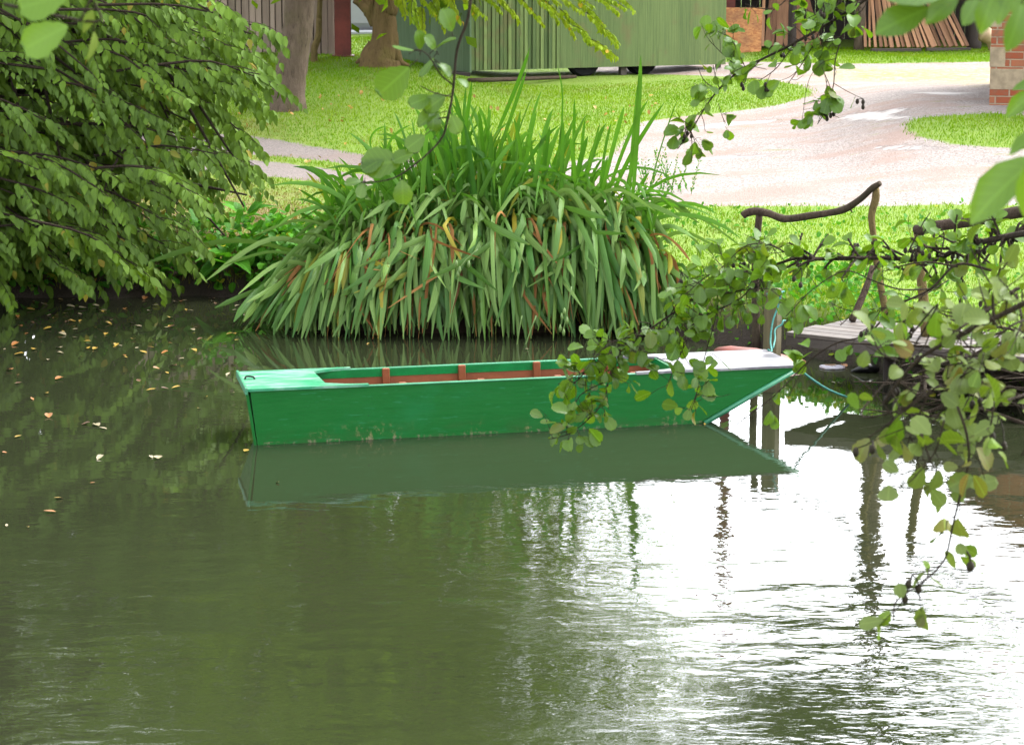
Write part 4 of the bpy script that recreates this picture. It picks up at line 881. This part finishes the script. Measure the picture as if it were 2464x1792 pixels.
# bent stalks with seed pods
for pts, pods in (([(1290, 760), (1275, 800), (1255, 855), (1250, 835)], []), ([(1375, 690), (1368, 730), (1362, 770), (1352, 800)], [(1358, 750), (1352, 762), (1364, 772), (1348, 790), (1356, 800)]), ([(1150, 600), (1110, 640), (1100, 690), (1075, 800)], [(1098, 635), (1106, 650), (1128, 636), (1102, 660)]), ([(1256, 760), (1250, 790), (1244, 830), (1238, 850)], [])):
    m = MB(); m.tube([at(*p, 19.35) for p in pts], [.006, .006, .005, .004], 6); st = m.build('seed_stalk', M['pod'], iris, smooth_=True)
    for p in pods:
        c = at(*p, 19.33); m = MB(); m.lathe([(.002, -.03), (.011, -.015), (.013, .005), (.006, .028), (.001, .032)], c, 'z', 8); q = m.build('seed_pod', M['pod'], iris, smooth_=True); q.parent = st
# mound of old rhizomes and litter inside the clump
n = 16; V = []; rings = 7
for i in range(rings):
    t = i / (rings - 1)
    for k in range(24):
        a_ = 2 * pi * k / 24; rx = 1.55 * cos(t * pi / 2) + .02; ry = .62 * cos(t * pi / 2) + .02; nz = 1 + .1 * sin(k * 3.1 + i)
        V.append([-.35 + rx * cos(a_) * nz, 20.55 + ry * sin(a_) * nz, -.1 + .95 * sin(t * pi / 2)])
Fc = [[i * 24 + k, i * 24 + (k + 1) % 24, i * 24 + 24 + (k + 1) % 24, i * 24 + 24 + k] for i in range(rings - 1) for k in range(24)] + [[(rings - 1) * 24 + k for k in range(24)]]
obj('root_mound', V, Fc, M['soil'], iris, np.tile([.5, 0, 0], (len(V), 1)))

# ------------------------------------------------------------------ alder branches reaching in from the right
M['alder_cone'] = M['cone']
def alder(name, label, twigs, size, mat='alder_leaf', every=.05, per=2, spread=.06, cones=0, yellow=.08, up=.5, rscale=1.0, group=None, dens=1.0):
    pts0 = dat(*twigs[0][0][0]); o = empty(name, pts0, label, 'branch', group); fo = Foliage(); stem = MB(); conepts = []
    for pts, r0, r1, *opt in twigs:
        P = np.array([dat(*p) for p in pts]); rr = np.linspace(r0, r1, len(P)) * rscale
        rr = rr * .75; stem.tube(P, rr, 7, res=5, wob=.05)
        start = opt[0] if opt else 0.0
        Q, _ = catmull(P, rr, 12) if len(P) > 2 else (np.linspace(P[0], P[-1], 24), None)
        seg = np.linalg.norm(np.diff(Q, axis=0), axis=1); cum = np.concatenate([[0], np.cumsum(seg)]); Lg = cum[-1]; s_ = start * Lg
        while s_ < Lg:
            s_ += every * R.uniform(.5, 1.6) / dens
            if s_ >= Lg: break
            p = np.array([np.interp(s_, cum, Q[:, j]) for j in range(3)]); t = unit(np.array([np.interp(min(s_ + .01, Lg), cum, Q[:, j]) for j in range(3)]) - p)
            d = unit(R.normal(0, 1, 3) + t * .4 + [0, 0, .25]); l_ = spread * R.uniform(.3, 1.8); e = p + d * l_
            if l_ > .03: stem.tube([p, (p + e) / 2 + R.normal(0, .006, 3), e], [r1 * .7, r1 * .6, r1 * .45], 4, res=2, cap=False)
            for q in range(R.randint(1, per + 2)):
                b_ = p + (e - p) * R.uniform(.3, 1); ld = unit(d * .7 + R.normal(0, .55, 3) + [0, 0, -.3]); nn = unit(R.normal(0, .55, 3) + [0, -.3, up + .4])
                fo.leaf(b_ + ld * size * .2, ld, nn, size * R.uniform(.55, 1.2)); 
                stem.tube([b_, b_ + ld * size * .22], [r1 * .35, r1 * .3], 3, res=1, cap=False)
            if R.rand() < cones: conepts.append(e)
    fo.build(o, M[mat], T_ALDER, yellow); stem.build('stem', M['twig'], o, smooth_=True)
    for e in conepts[:14]:
        cm = MB()
        for q in range(R.randint(2, 5)):
            c = e + R.normal(0, .014, 3) + [0, 0, -.035]; cm.tube([e, (e + c) / 2 + [.004, 0, .004], c + [0, 0, .008]], [.002, .0018, .0016], 3, res=1, cap=False); cm.lathe([(.001, -.011), (.006, -.007), (.0075, 0), (.005, .008), (.001, .011)], c, 'z', 7)
        cm.build('cone_cluster', M['cone'], o, smooth_=True)
    return o
Ya = 9.0
alder('alder_branch', 'long leafy alder limb crossing the jetty and drooping over the punt bow',
      [([(2420, 498, 7.6), (2300, 512, 8.0), (2200, 530, 8.4), (2120, 552, 8.7), (2060, 577, 8.9), (1960, 571, 9), (1860, 573, 9), (1760, 572, 9)], .017, .008, .32),
       ([(1760, 572, 9), (1700, 590, 9), (1640, 605, 9), (1580, 630, 9), (1530, 665, 9), (1480, 700, 9), (1420, 740, 9), (1360, 775, 9), (1310, 810, 8.95), (1270, 850, 8.9)], .007, .003),
       ([(1640, 605, 9), (1600, 600, 8.9), (1560, 615, 8.85), (1520, 650, 8.8)], .004, .002), ([(1740, 560, 9), (1700, 540, 8.9), (1650, 545, 8.9), (1610, 580, 8.9)], .004, .002), ([(1560, 640, 9), (1600, 650, 8.9), (1660, 640, 8.8), (1720, 640, 8.8)], .004, .002), ([(1690, 600, 9), (1640, 660, 8.9), (1560, 700, 8.9), (1500, 745, 8.9)], .004, .002),
       ([(1420, 740, 9), (1350, 760, 8.9), (1310, 800, 8.9)], .003, .002), ([(1370, 770, 9), (1350, 830, 8.9), (1335, 890, 8.9), (1300, 930, 8.85), (1260, 960, 8.85), (1215, 972, 8.85)], .0035, .0018), ([(1330, 800, 9), (1280, 830, 8.9), (1235, 850, 8.9)], .003, .0018), ([(1350, 840, 8.9), (1290, 870, 8.9), (1270, 900, 8.9)], .003, .0016),
       ([(1520, 690, 9), (1515, 760, 8.9), (1490, 820, 8.9), (1475, 860, 8.9)], .003, .0016), ([(1590, 640, 9), (1585, 700, 8.9), (1560, 790, 8.9), (1545, 860, 8.9), (1530, 910, 8.9)], .003, .0016, .5)],
      .056, every=.017, per=2, spread=.08, cones=.08)
alder('alder_branch', 'thin alder twigs hanging down across the jetty deck to the punt tip',
      [([(2200, 600, 8.2), (2120, 585, 8.2), (2060, 640, 8.2), (1980, 680, 8.2), (1920, 740, 8.2), (1850, 760, 8.2), (1790, 800, 8.2), (1720, 870, 8.2), (1650, 925, 8.2), (1630, 940, 8.2)], .006, .002, .15),
       ([(2120, 590, 8.2), (2050, 580, 8.2), (1990, 590, 8.2), (1960, 600, 8.2)], .005, .002), ([(2010, 560, 8.2), (2040, 500, 8.2), (2060, 470, 8.2)], .004, .002), ([(2080, 570, 8.2), (2090, 520, 8.2), (2070, 490, 8.2)], .004, .002), ([(2060, 640, 8.2), (1990, 640, 8.1), (1930, 620, 8.1), (1870, 600, 8.1), (1800, 640, 8.1), (1740, 700, 8.1)], .004, .002, .3),
       ([(1980, 680, 8.2), (1900, 690, 8.1), (1860, 720, 8.1)], .003, .002), ([(1790, 800, 8.2), (1760, 850, 8.2), (1745, 880, 8.2)], .002, .0015), ([(2100, 620, 8.2), (2030, 660, 8.1), (1990, 650, 8.1), (1900, 640, 8.1)], .003, .0016), ([(2230, 600, 8.2), (2180, 660, 8.1), (2150, 720, 8.1), (2120, 740, 8.1)], .003, .0016)],
      .055, every=.06, per=2, spread=.06, cones=.16)
alder('alder_branch', 'heavy mass of dull olive alder leaves and catkins at right edge over water',
      [([(2330, 640, 5.2), (2230, 690, 5.2), (2130, 740, 5.2), (2040, 790, 5.2), (1985, 850, 5.2), (1955, 895, 5.2)], .009, .003), ([(2330, 600, 5.6), (2250, 640, 5.6), (2150, 710, 5.5), (2060, 765, 5.4)], .008, .003),
       ([(2330, 720, 5.4), (2230, 770, 5.3), (2130, 830, 5.3), (2040, 880, 5.2), (1990, 920, 5.2), (1965, 945, 5.2)], .009, .003), ([(2330, 780, 5.8), (2200, 780, 5.7), (2100, 800, 5.6), (2000, 840, 5.6)], .007, .003), ([(2200, 720, 5.2), (2200, 640, 5.2), (2230, 580, 5.2)], .005, .002), ([(2330, 850, 5.6), (2250, 880, 5.5), (2170, 900, 5.4), (2140, 930, 5.3)], .006, .002),
       ([(2060, 860, 5.2), (2030, 930, 5.2), (2010, 980, 5.2)], .004, .002), ([(2130, 830, 5.3), (2090, 900, 5.3), (2050, 960, 5.3), (2030, 1020, 5.3)], .004, .002), ([(2250, 650, 5.4), (2260, 720, 5.3), (2220, 790, 5.3)], .004, .002), ([(2300, 700, 5.2), (2240, 720, 5.1), (2180, 770, 5.1), (2140, 800, 5.1)], .004, .002), ([(1990, 800, 5.2), (1950, 780, 5.1), (1930, 740, 5.1)], .003, .002), ([(2330, 930, 5.4), (2290, 960, 5.4), (2260, 1010, 5.4)], .004, .002)],
      .05, 'dull_leaf', every=.032, per=2, spread=.085, cones=.025, yellow=.14)
alder('alder_branch', 'bare drooping alder twig with a few browned leaves against white water at right',
      [([(2120, 900, 5.0), (2140, 960, 5.0), (2145, 1020, 5.0), (2130, 1080, 5.0), (2110, 1160, 5.0), (2090, 1240, 5.0), (2040, 1290, 5.0), (1985, 1330, 5.0), (1978, 1375, 5.0)], .0042, .002, .0), ([(2090, 930, 5.0), (2070, 1000, 5.0), (2030, 1050, 5.0), (2010, 1070, 5.0)], .003, .0012), ([(2110, 1000, 5.0), (2160, 1010, 5.0), (2180, 1060, 5.0)], .002, .0012), ([(2050, 1280, 5), (2035, 1310, 5), (2040, 1355, 5)], .0018, .001), ([(2200, 900, 5), (2190, 950, 5), (2160, 990, 5)], .003, .0015), ([(2040, 960, 5), (2060, 1020, 5), (2080, 1050, 5)], .003, .0015)],
      .055, 'dull_leaf', every=.034, per=1, spread=.04, cones=.12, yellow=.35, up=-.1)
alder('alder_branch', 'alder spray with dark cones hanging into the top right over the drive',
      [([(1990, -60, 9.5), (1930, -10, 9.6), (1830, 55, 9.7), (1750, 100, 9.8), (1690, 130, 9.8), (1640, 155, 9.9), (1590, 200, 9.9), (1560, 240, 9.9), (1530, 290, 9.9), (1500, 330, 9.9)], .009, .0025, .25),
       ([(1760, 95, 9.8), (1720, 150, 9.8), (1680, 180, 9.8)], .003, .002), ([(1880, -20, 9.6), (1830, 40, 9.6), (1800, 100, 9.6), (1770, 150, 9.6), (1745, 185, 9.6)], .004, .002), ([(1900, 0, 9.6), (1870, 70, 9.6), (1850, 130, 9.6), (1845, 190, 9.6), (1830, 240, 9.6), (1810, 275, 9.6)], .004, .002), ([(1870, 80, 9.6), (1800, 90, 9.6), (1760, 60, 9.6)], .003, .002), ([(1930, -20, 9.6), (1900, 30, 9.6), (1840, 20, 9.6), (1790, 40, 9.6)], .003, .002),
       ([(1820, 150, 9.6), (1840, 210, 9.6), (1810, 260, 9.6)], .002, .0015), ([(1640, 155, 9.9), (1600, 120, 9.9), (1570, 90, 9.9)], .003, .0015), ([(1590, 200, 9.9), (1560, 180, 9.9), (1545, 150, 9.9)], .003, .0015), ([(1650, 150, 9.9), (1620, 90, 9.9), (1590, 70, 9.9)], .003, .0015), ([(1590, 230, 9.9), (1600, 260, 9.9), (1610, 280, 9.9)], .002, .0015), ([(1530, 290, 9.9), (1545, 330, 9.9), (1560, 345, 9.9)], .002, .0015), ([(1850, 130, 9.6), (1820, 140, 9.6), (1790, 180, 9.6), (1775, 270, 9.6)], .002, .0012, .7), ([(1760, -40, 9.8), (1730, 10, 9.8), (1690, 20, 9.8), (1650, 10, 9.8)], .003, .002)],
      .06, every=.032, per=2, spread=.075, cones=.2)
def big_leaf(name, label, specs, mat='alder_leaf', yellow=0.0, tmpl=T_ALDER, tint=.6, stems=(), width=.85, cat='leaf spray'):
    o = empty(name, dat(*specs[0][0]), label, cat); P = []; D = []; N = []; Sz = []; m = MB()
    if not stems: stems = [([tuple(np.array(b_) + (np.array(b_) - np.array(e_)) * [.3, .3, 0]) for b_, e_, _n in specs] + [(specs[-1][0][0] + (60 if specs[-1][0][0] > 1000 else -200), specs[-1][0][1] - 60, specs[-1][0][2])], .0018, .0025)]
    for pts, r0, r1 in stems: m.tube([dat(*p) for p in pts], np.linspace(r0, r1, len(pts)), 7, res=5, wob=.05)
    for b_, e_, nn in specs:
        a_ = dat(*b_); c_ = dat(*e_); L_ = np.linalg.norm(c_ - a_); P.append(a_); D.append(c_ - a_); N.append(nn); Sz.append(L_); m.tube([a_ - (c_ - a_) * .3, a_], [.0013, .001], 5, res=1)
    leaf_mesh('leaves', P, D, N, np.array(Sz), M[mat], tmpl, o, yellow, width, tint); m.build('stalk', M['twig'], o, smooth_=True); return o
def lf(x0, y0, x1, y1, nn=(.1, -.7, .6), Y=6.0): return ((x0, y0, Y), (x1, y1, Y - .02), nn)
big_leaf('alder_branch', 'single alder shoot with serrated leaves hanging at top centre before the iris',
         [lf(905, 150, 838, 212, (.5, -.7, .3)), lf(960, 128, 930, 172, (-.5, -.25, .9)), lf(968, 140, 1000, 160, (.2, -.3, .9)), lf(955, 212, 905, 235, (.3, -.5, .7)), lf(985, 215, 940, 240, (.1, -.8, .5)), lf(960, 240, 962, 290, (.6, -.7, .2)), lf(975, 250, 925, 262, (.2, -.5, .8)), lf(1000, 255, 1015, 295, (-.3, -.9, .1)),
          lf(965, 300, 985, 270, (.1, -.3, .9)), lf(940, 300, 900, 330, (.5, -.6, .4)), lf(915, 340, 870, 350, (.2, -.6, .7)), lf(890, 358, 800, 362, (.1, -.9, .35)), lf(850, 350, 800, 375, (.2, -.5, .8)), lf(890, 398, 893, 452, (.1, -.95, .1)), lf(800, 402, 766, 402, (.1, -.5, .8)), lf(805, 405, 795, 438, (.5, -.7, .2)),
          lf(965, 108, 1003, 78, (.3, -.3, .9)), lf(965, 112, 945, 78, (-.3, -.5, .8)), lf(930, 110, 930, 70, (.6, -.7, .1)), lf(918, 112, 868, 104, (.1, -.2, 1)), lf(1010, 175, 1035, 185, (.2, -.3, .9)), lf(1000, 70, 985, 20, (.4, -.8, .2))],
         'alder_leaf', .0, T_ALDER, .05, [([(1045, -40, 6.0), (1036, 40, 6.0), (1012, 110, 6.0), (1003, 200, 6.0), (990, 270, 6.0), (975, 310, 6.0), (930, 355, 6.0), (870, 395, 6.0), (800, 405, 6.0), (775, 402, 6.0)], .0042, .0012), ([(1005, 190, 6.0), (975, 165, 5.98), (950, 125, 5.95), (925, 110, 5.95), (905, 120, 5.95)], .0022, .001), ([(1000, 215, 6), (960, 205, 6), (930, 190, 6)], .0018, .001), ([(992, 260, 6), (965, 265, 6), (940, 290, 6)], .0016, .001), ([(950, 120, 5.95), (968, 105, 5.95)], .0012, .001), ([(1003, 165, 6), (985, 150, 6), (960, 130, 6)], .0016, .001)], 1.0, 'branch')
T_OVAL = template([(0, .02), (.15, .15), (.4, .27), (.65, .29), (.87, .17), (1, .02)], .2, .15)
big_leaf('leaf_spray', 'blurred large dark leaves reaching in at the top right corner',
         [lf(2058, 18, 1940, 64, (.1, -.75, .6), 3.4), lf(2120, -8, 2055, 40, (.2, -.7, .6), 3.4), lf(2110, -25, 1965, -8, (0, -.6, .8), 3.4), lf(2165, -10, 2135, 55, (.4, -.8, .3), 3.5), lf(2200, -15, 2172, 62, (-.2, -.9, .3), 3.3), lf(2262, 10, 2238, 112, (.5, -.8, .2), 3.2), lf(2240, -30, 2205, 40, (-.4, -.8, .3), 3.4), lf(2275, -20, 2250, 40, (0, -.9, .4), 3.3)],
         'alder_leaf', .12, T_OVAL, .15, [([(2330, 20, 3.4), (2260, 5, 3.4), (2160, -5, 3.4), (2058, 18, 3.4)], .003, .0015)], 1.0)
big_leaf('leaf_spray', 'two large blurred green leaves hanging in at right edge above the drive', [((2300, 350, 3.1), (2135, 470, 3.1), (-.3, -.75, .55)), ((2290, 350, 3.0), (2262, 500, 3.0), (-.8, -.5, .3)), ((2310, 290, 3.2), (2230, 330, 3.2), (0, -.5, .8))], 'alder_leaf', 0, T_OVAL, .5)
big_leaf('leaf_spray', 'small dark leaves poking in at right edge beside the brick corner', [((2300, 200, 4.2), (2225, 250, 4.2), (.2, -.7, .6)), ((2310, 190, 4.2), (2245, 185, 4.2), (.1, -.6, .7))], 'alder_leaf', 0, T_OVAL, .2)
big_leaf('leaf_spray', 'two bright backlit leaves hanging at top left corner of the view', [((150, 58, 3.6), (45, 110, 3.6), (.3, -.85, .35)), ((150, -12, 3.6), (40, 20, 3.6), (.2, -.9, .3))], 'alder_leaf', tint=1.0)
big_leaf('leaf_spray', 'pale curled twisted leaf hanging beside the bright leaves at top left', [((205, 22, 3.8), (185, 75, 3.8), (.5, -.6, .5)), ((208, 70, 3.8), (205, 140, 3.8), (.85, -.4, .2))], 'dull_leaf', tint=.9, tmpl=T_CHERRY)
big_leaf('leaf_spray', 'bright alder leaves standing up before the jetty deck', [((1990, 750, 5.4), (1920, 742, 5.4), (.1, -.75, .6)), ((1990, 765, 5.4), (1995, 725, 5.35), (-.5, -.7, .4)), ((2075, 690, 5.2), (2070, 750, 5.2), (-.2, -.9, .2)), ((1990, 790, 5.4), (1945, 770, 5.4), (0, -.6, .8)), ((1900, 905, 5.3), (1880, 870, 5.3), (.2, -.9, .3)), ((1990, 925, 5.2), (1975, 985, 5.2), (.1, -.95, .2))], 'alder_leaf', tint=.9)

# ------------------------------------------------------------------ brushwood on the right bank
br = empty('brushwood_heap', (3.1, 16.9, .2), 'dark tangled heap of bare branches on the right bank at waterline', 'brushwood')
m = MB()
for i in range(110):
    c = np.array([R.uniform(2.75, 4.1), R.uniform(16.2, 17.4), R.uniform(.02, .42)]); d = unit(np.array([R.normal(-1, .5), R.normal(-.2, .5), R.normal(.0, .22)])); L_ = R.uniform(.4, 1.3)
    m.tube([c - d * L_ / 2, c + R.normal(0, .05, 3), c + d * L_ / 2], [R.uniform(.008, .022), R.uniform(.006, .016), .004], 5, res=3, cap=False)
m.build('branches', M['twig'], br, smooth_=True)

# ------------------------------------------------------------------ bank plants
def rosette(name, label, c, n, size, mat, cat='plant', tmpl=T_DOCK, upr=.7, stemh=0.0, group=None):
    o = empty(name, c, label, cat, group); a_ = R.uniform(0, 2 * pi, n); el = R.uniform(.2, 1.1, n) * upr
    D = np.stack([np.cos(a_), np.sin(a_) - .35, el * 1.6], -1); N = np.stack([-np.cos(a_) * el, -np.sin(a_) * el - .3, np.ones(n)], -1)
    P = np.array(c) + unit(D) * size * .36 + np.stack([0 * a_, 0 * a_, R.rand(n) * stemh], -1)
    leaf_mesh('leaves', P, D, N, size * R.uniform(.6, 1.15, n), M[mat], tmpl, o, .08)
    if stemh:
        m = MB(); m.tube([np.array(c), np.array(c) + [.02, 0, stemh]], [.006, .004], 6, res=1); m.build('stem', M['pod'], o, smooth_=True)
    return o
for px, py, n, sz, lb in [(560, 640, 13, .34, 'broad leaved dock plant hanging over the water under the left tree'), (640, 590, 14, .3, 'bright green dock plant left of the iris clump'), (500, 560, 12, .26, 'dark dock plant in the shade of the left tree'), (705, 575, 9, .2, 'small yellowing dock plant beside the iris clump'), (590, 530, 11, .22, 'dock plant on the bank above the brightest dock')]:
    p = ong(px * 1.0, py * 1.0); p[1] = max(p[1], np.interp(p[0], SX, SY) + .12); p[2] = gz(p[0], p[1]); rosette('dock_plant', lb, p, n, sz, 'dock_leaf')
def weeds(n, name, region, size, mat, label, upz=(.0, .15), kind='stuff'):
    P = []
    while len(P) < n:
        x, y = R.uniform(*region[0]), R.uniform(*region[1])
        if shore(x, y) > .02 and drive_mask(np.array([x]), np.array([y]))[0] < .4: P.append([x, y, gz(x, y) + R.uniform(*upz)])
    P = np.array(P); D = R.normal(0, 1, (n, 3)) + [0, -.3, .3]; N = R.normal(0, .5, (n, 3)) + [0, -.3, 1]
    return tag(leaf_mesh(name, P, D, N, size * R.uniform(.5, 1.3, n), M[mat], T_ALDER, None, .07), label, 'weeds', kind=kind)
weeds(1500, 'bank_weeds', ((-5, -1.3), (21.7, 22.9)), .08, 'dock_leaf', 'low green weeds along the left bank', (.0, .3))
weeds(900, 'bank_weeds', ((1.0, 2.9), (17.6, 20.2)), .05, 'dock_leaf', 'low green weeds on the bank beside the jetty', (.0, .1))
weeds(600, 'lawn_weeds', ((1.3, 5.2), (18.6, 24)), .045, 'dock_leaf', 'low broad leaved weeds in the grass behind the jetty', (.01, .05))
weeds(420, 'shore_weeds', ((-5, -1.9), (21.4, 22.3)), .09, 'dock_leaf', 'dark weeds hanging over the left bank edge', (.02, .25))
weeds(230, 'leaf_litter', ((-4.5, 2), (21.8, 34)), .05, 'fallen_leaf', 'scattered fallen leaves on the grass by the trees', (.02, .05))
m = empty('feathery_weed', dong(1480, 430), 'wispy feathery weed at the right end of the iris clump', 'plant'); fo = Foliage()
for i in range(16):
    b_ = dong(1480, 430) + [R.uniform(-.25, .25), R.uniform(-.2, .2), 0]; d = np.array([R.normal(0, .35), R.normal(0, .3), 1.0]); spray(fo, b_, d, R.uniform(.25, .5), .04, .025, .05, .003, -.3)
fo.build(m, M['dock_leaf'], T_CHERRY, .1, 'leaves', 'stems', M['pod'])

# ------------------------------------------------------------------ leaves afloat
LEAFC = {'yellow': (.42, .27, .03), 'orange': (.34, .13, .02), 'pale': (.36, .3, .17), 'brown': (.13, .06, .022)}
proto = {}
for nm, c in LEAFC.items():
    M['float_' + nm] = plain_mat('float_' + nm, c, .45, .5, .35, 30)
    for kx in range(2):
        T, Fc = T_CHERRY if kx else T_ALDER
        V = T.copy() * [.08, .075, .08]; V[:, 2] = np.abs(T[:, 1]) * .03 + .004 + .012 * T[:, 0] ** 2; V[:, 0] -= .04
        me = make_mesh('floating_leaf', V, Fc, np.tile([.5, 0, 0], (len(V), 1))); me.materials.append(M['float_' + nm]); proto[nm, kx] = me
LAB = {'yellow': 'yellow fallen leaf floating flat on the pond', 'orange': 'orange fallen leaf floating flat on the pond', 'pale': 'pale dry fallen leaf floating flat on the pond', 'brown': 'dull brown fallen leaf floating flat on the pond'}
fixed = [(215, 943, 'pale'), (228, 950, 'pale'), (190, 940, 'brown'), (350, 1015, 'pale'), (615, 1069, 'yellow'), (505, 830, 'pale'), (540, 836, 'pale'), (515, 806, 'orange'), (525, 678, 'pale'), (520, 740, 'yellow'), (680, 735, 'orange'), (700, 738, 'orange'), (430, 777, 'yellow'), (257, 765, 'yellow'), (130, 772, 'pale'), (106, 798, 'pale'), (130, 1105, 'yellow'), (40, 968, 'yellow'), (10, 1003, 'orange'), (62, 1168, 'yellow'), (15, 1164, 'pale'), (110, 1135, 'orange'), (335, 1013, 'pale'), (570, 870, 'yellow'), (545, 1000, 'yellow'), (205, 1070, 'orange'), (455, 880, 'yellow'), (815, 762, 'yellow'), (1165, 775, 'pale'), (1560, 940, 'yellow'), (1290, 940, 'pale'), (390, 860, 'yellow'), (440, 905, 'yellow'), (500, 640 + 15, 'pale'), (570, 660, 'orange'), (1870, 812, 'orange'), (1845, 848, 'pale'), (1860, 850, 'pale'), (600, 960, 'orange'), (330, 690, 'pale'), (365, 782, 'orange'), (335, 865, 'yellow')]
spots = [(x, y, c) for x, y, c in fixed]
while len(spots) < 150:
    x = R.beta(1, 1.6) * 560; y = 652 + R.beta(1.0, 4.2) * 420
    spots.append((x, y, R.choice(['yellow', 'orange', 'pale', 'brown'], p=[.3, .2, .28, .22])))
for x, y, c in spots:
    p = onz(x * K, y * K, 0)
    if shore(p[0], p[1]) > -.05: continue
    o = bpy.data.objects.new('floating_leaf', proto[c, R.randint(2)]); C.objects.link(o); o.location = (p[0], p[1], .002); o.rotation_euler = (R.normal(0, .08), R.normal(0, .08), R.uniform(0, 6.28)); s_ = R.uniform(.4, .95); o.scale = (s_, s_, s_)
    tag(o, LAB[c], 'leaf', c + ' leaves afloat')

# ------------------------------------------------------------------ light, sky, camera
SUN_EL, SUN_AZ = radians(50), radians(55)      # azimuth measured clockwise from +Y
W = bpy.data.worlds.new('World'); S.world = W; W.use_nodes = True; t = W.node_tree; t.nodes.clear()
sky = t.nodes.new('ShaderNodeTexSky'); sky.sky_type = 'NISHITA'; sky.sun_disc = False; sky.sun_elevation = SUN_EL; sky.sun_rotation = SUN_AZ; sky.air_density = 1.0; sky.dust_density = 3.0; sky.ozone_density = 1.0
hs = t.nodes.new('ShaderNodeHueSaturation'); hs.inputs['Saturation'].default_value = .22
bg = t.nodes.new('ShaderNodeBackground'); bg.inputs['Strength'].default_value = .15; wo = t.nodes.new('ShaderNodeOutputWorld')
t.links.new(sky.outputs[0], hs.inputs['Color']); t.links.new(hs.outputs[0], bg.inputs[0]); t.links.new(bg.outputs[0], wo.inputs[0])
sl = bpy.data.lights.new('sun', 'SUN'); sl.energy = 0.5; sl.angle = radians(40); sl.color = (1, .96, .9)
so = bpy.data.objects.new('sun', sl); C.objects.link(so); so.rotation_euler = (pi / 2 - SUN_EL, 0, pi - SUN_AZ)
so.rotation_euler = (radians(90) - SUN_EL, 0, -SUN_AZ + pi)
cam = bpy.data.cameras.new('camera'); co = bpy.data.objects.new('camera', cam); C.objects.link(co)
co.location = (0, 0, H); co.rotation_euler = (pi / 2 - TH, 0, 0); cam.sensor_width = 36; cam.lens = F / 2464 * 36; cam.clip_end = 500; cam.clip_start = .05
cam.dof.use_dof = True; cam.dof.focus_distance = 16.5; cam.dof.aperture_fstop = 13
S.camera = co
S.view_settings.view_transform = 'Standard'; S.view_settings.look = 'None'; S.view_settings.exposure = 3.2; S.view_settings.gamma = 1
S.cycles.max_bounces = 6; S.cycles.diffuse_bounces = 3; S.cycles.glossy_bounces = 3; S.cycles.transmission_bounces = 3; S.cycles.use_denoising = True
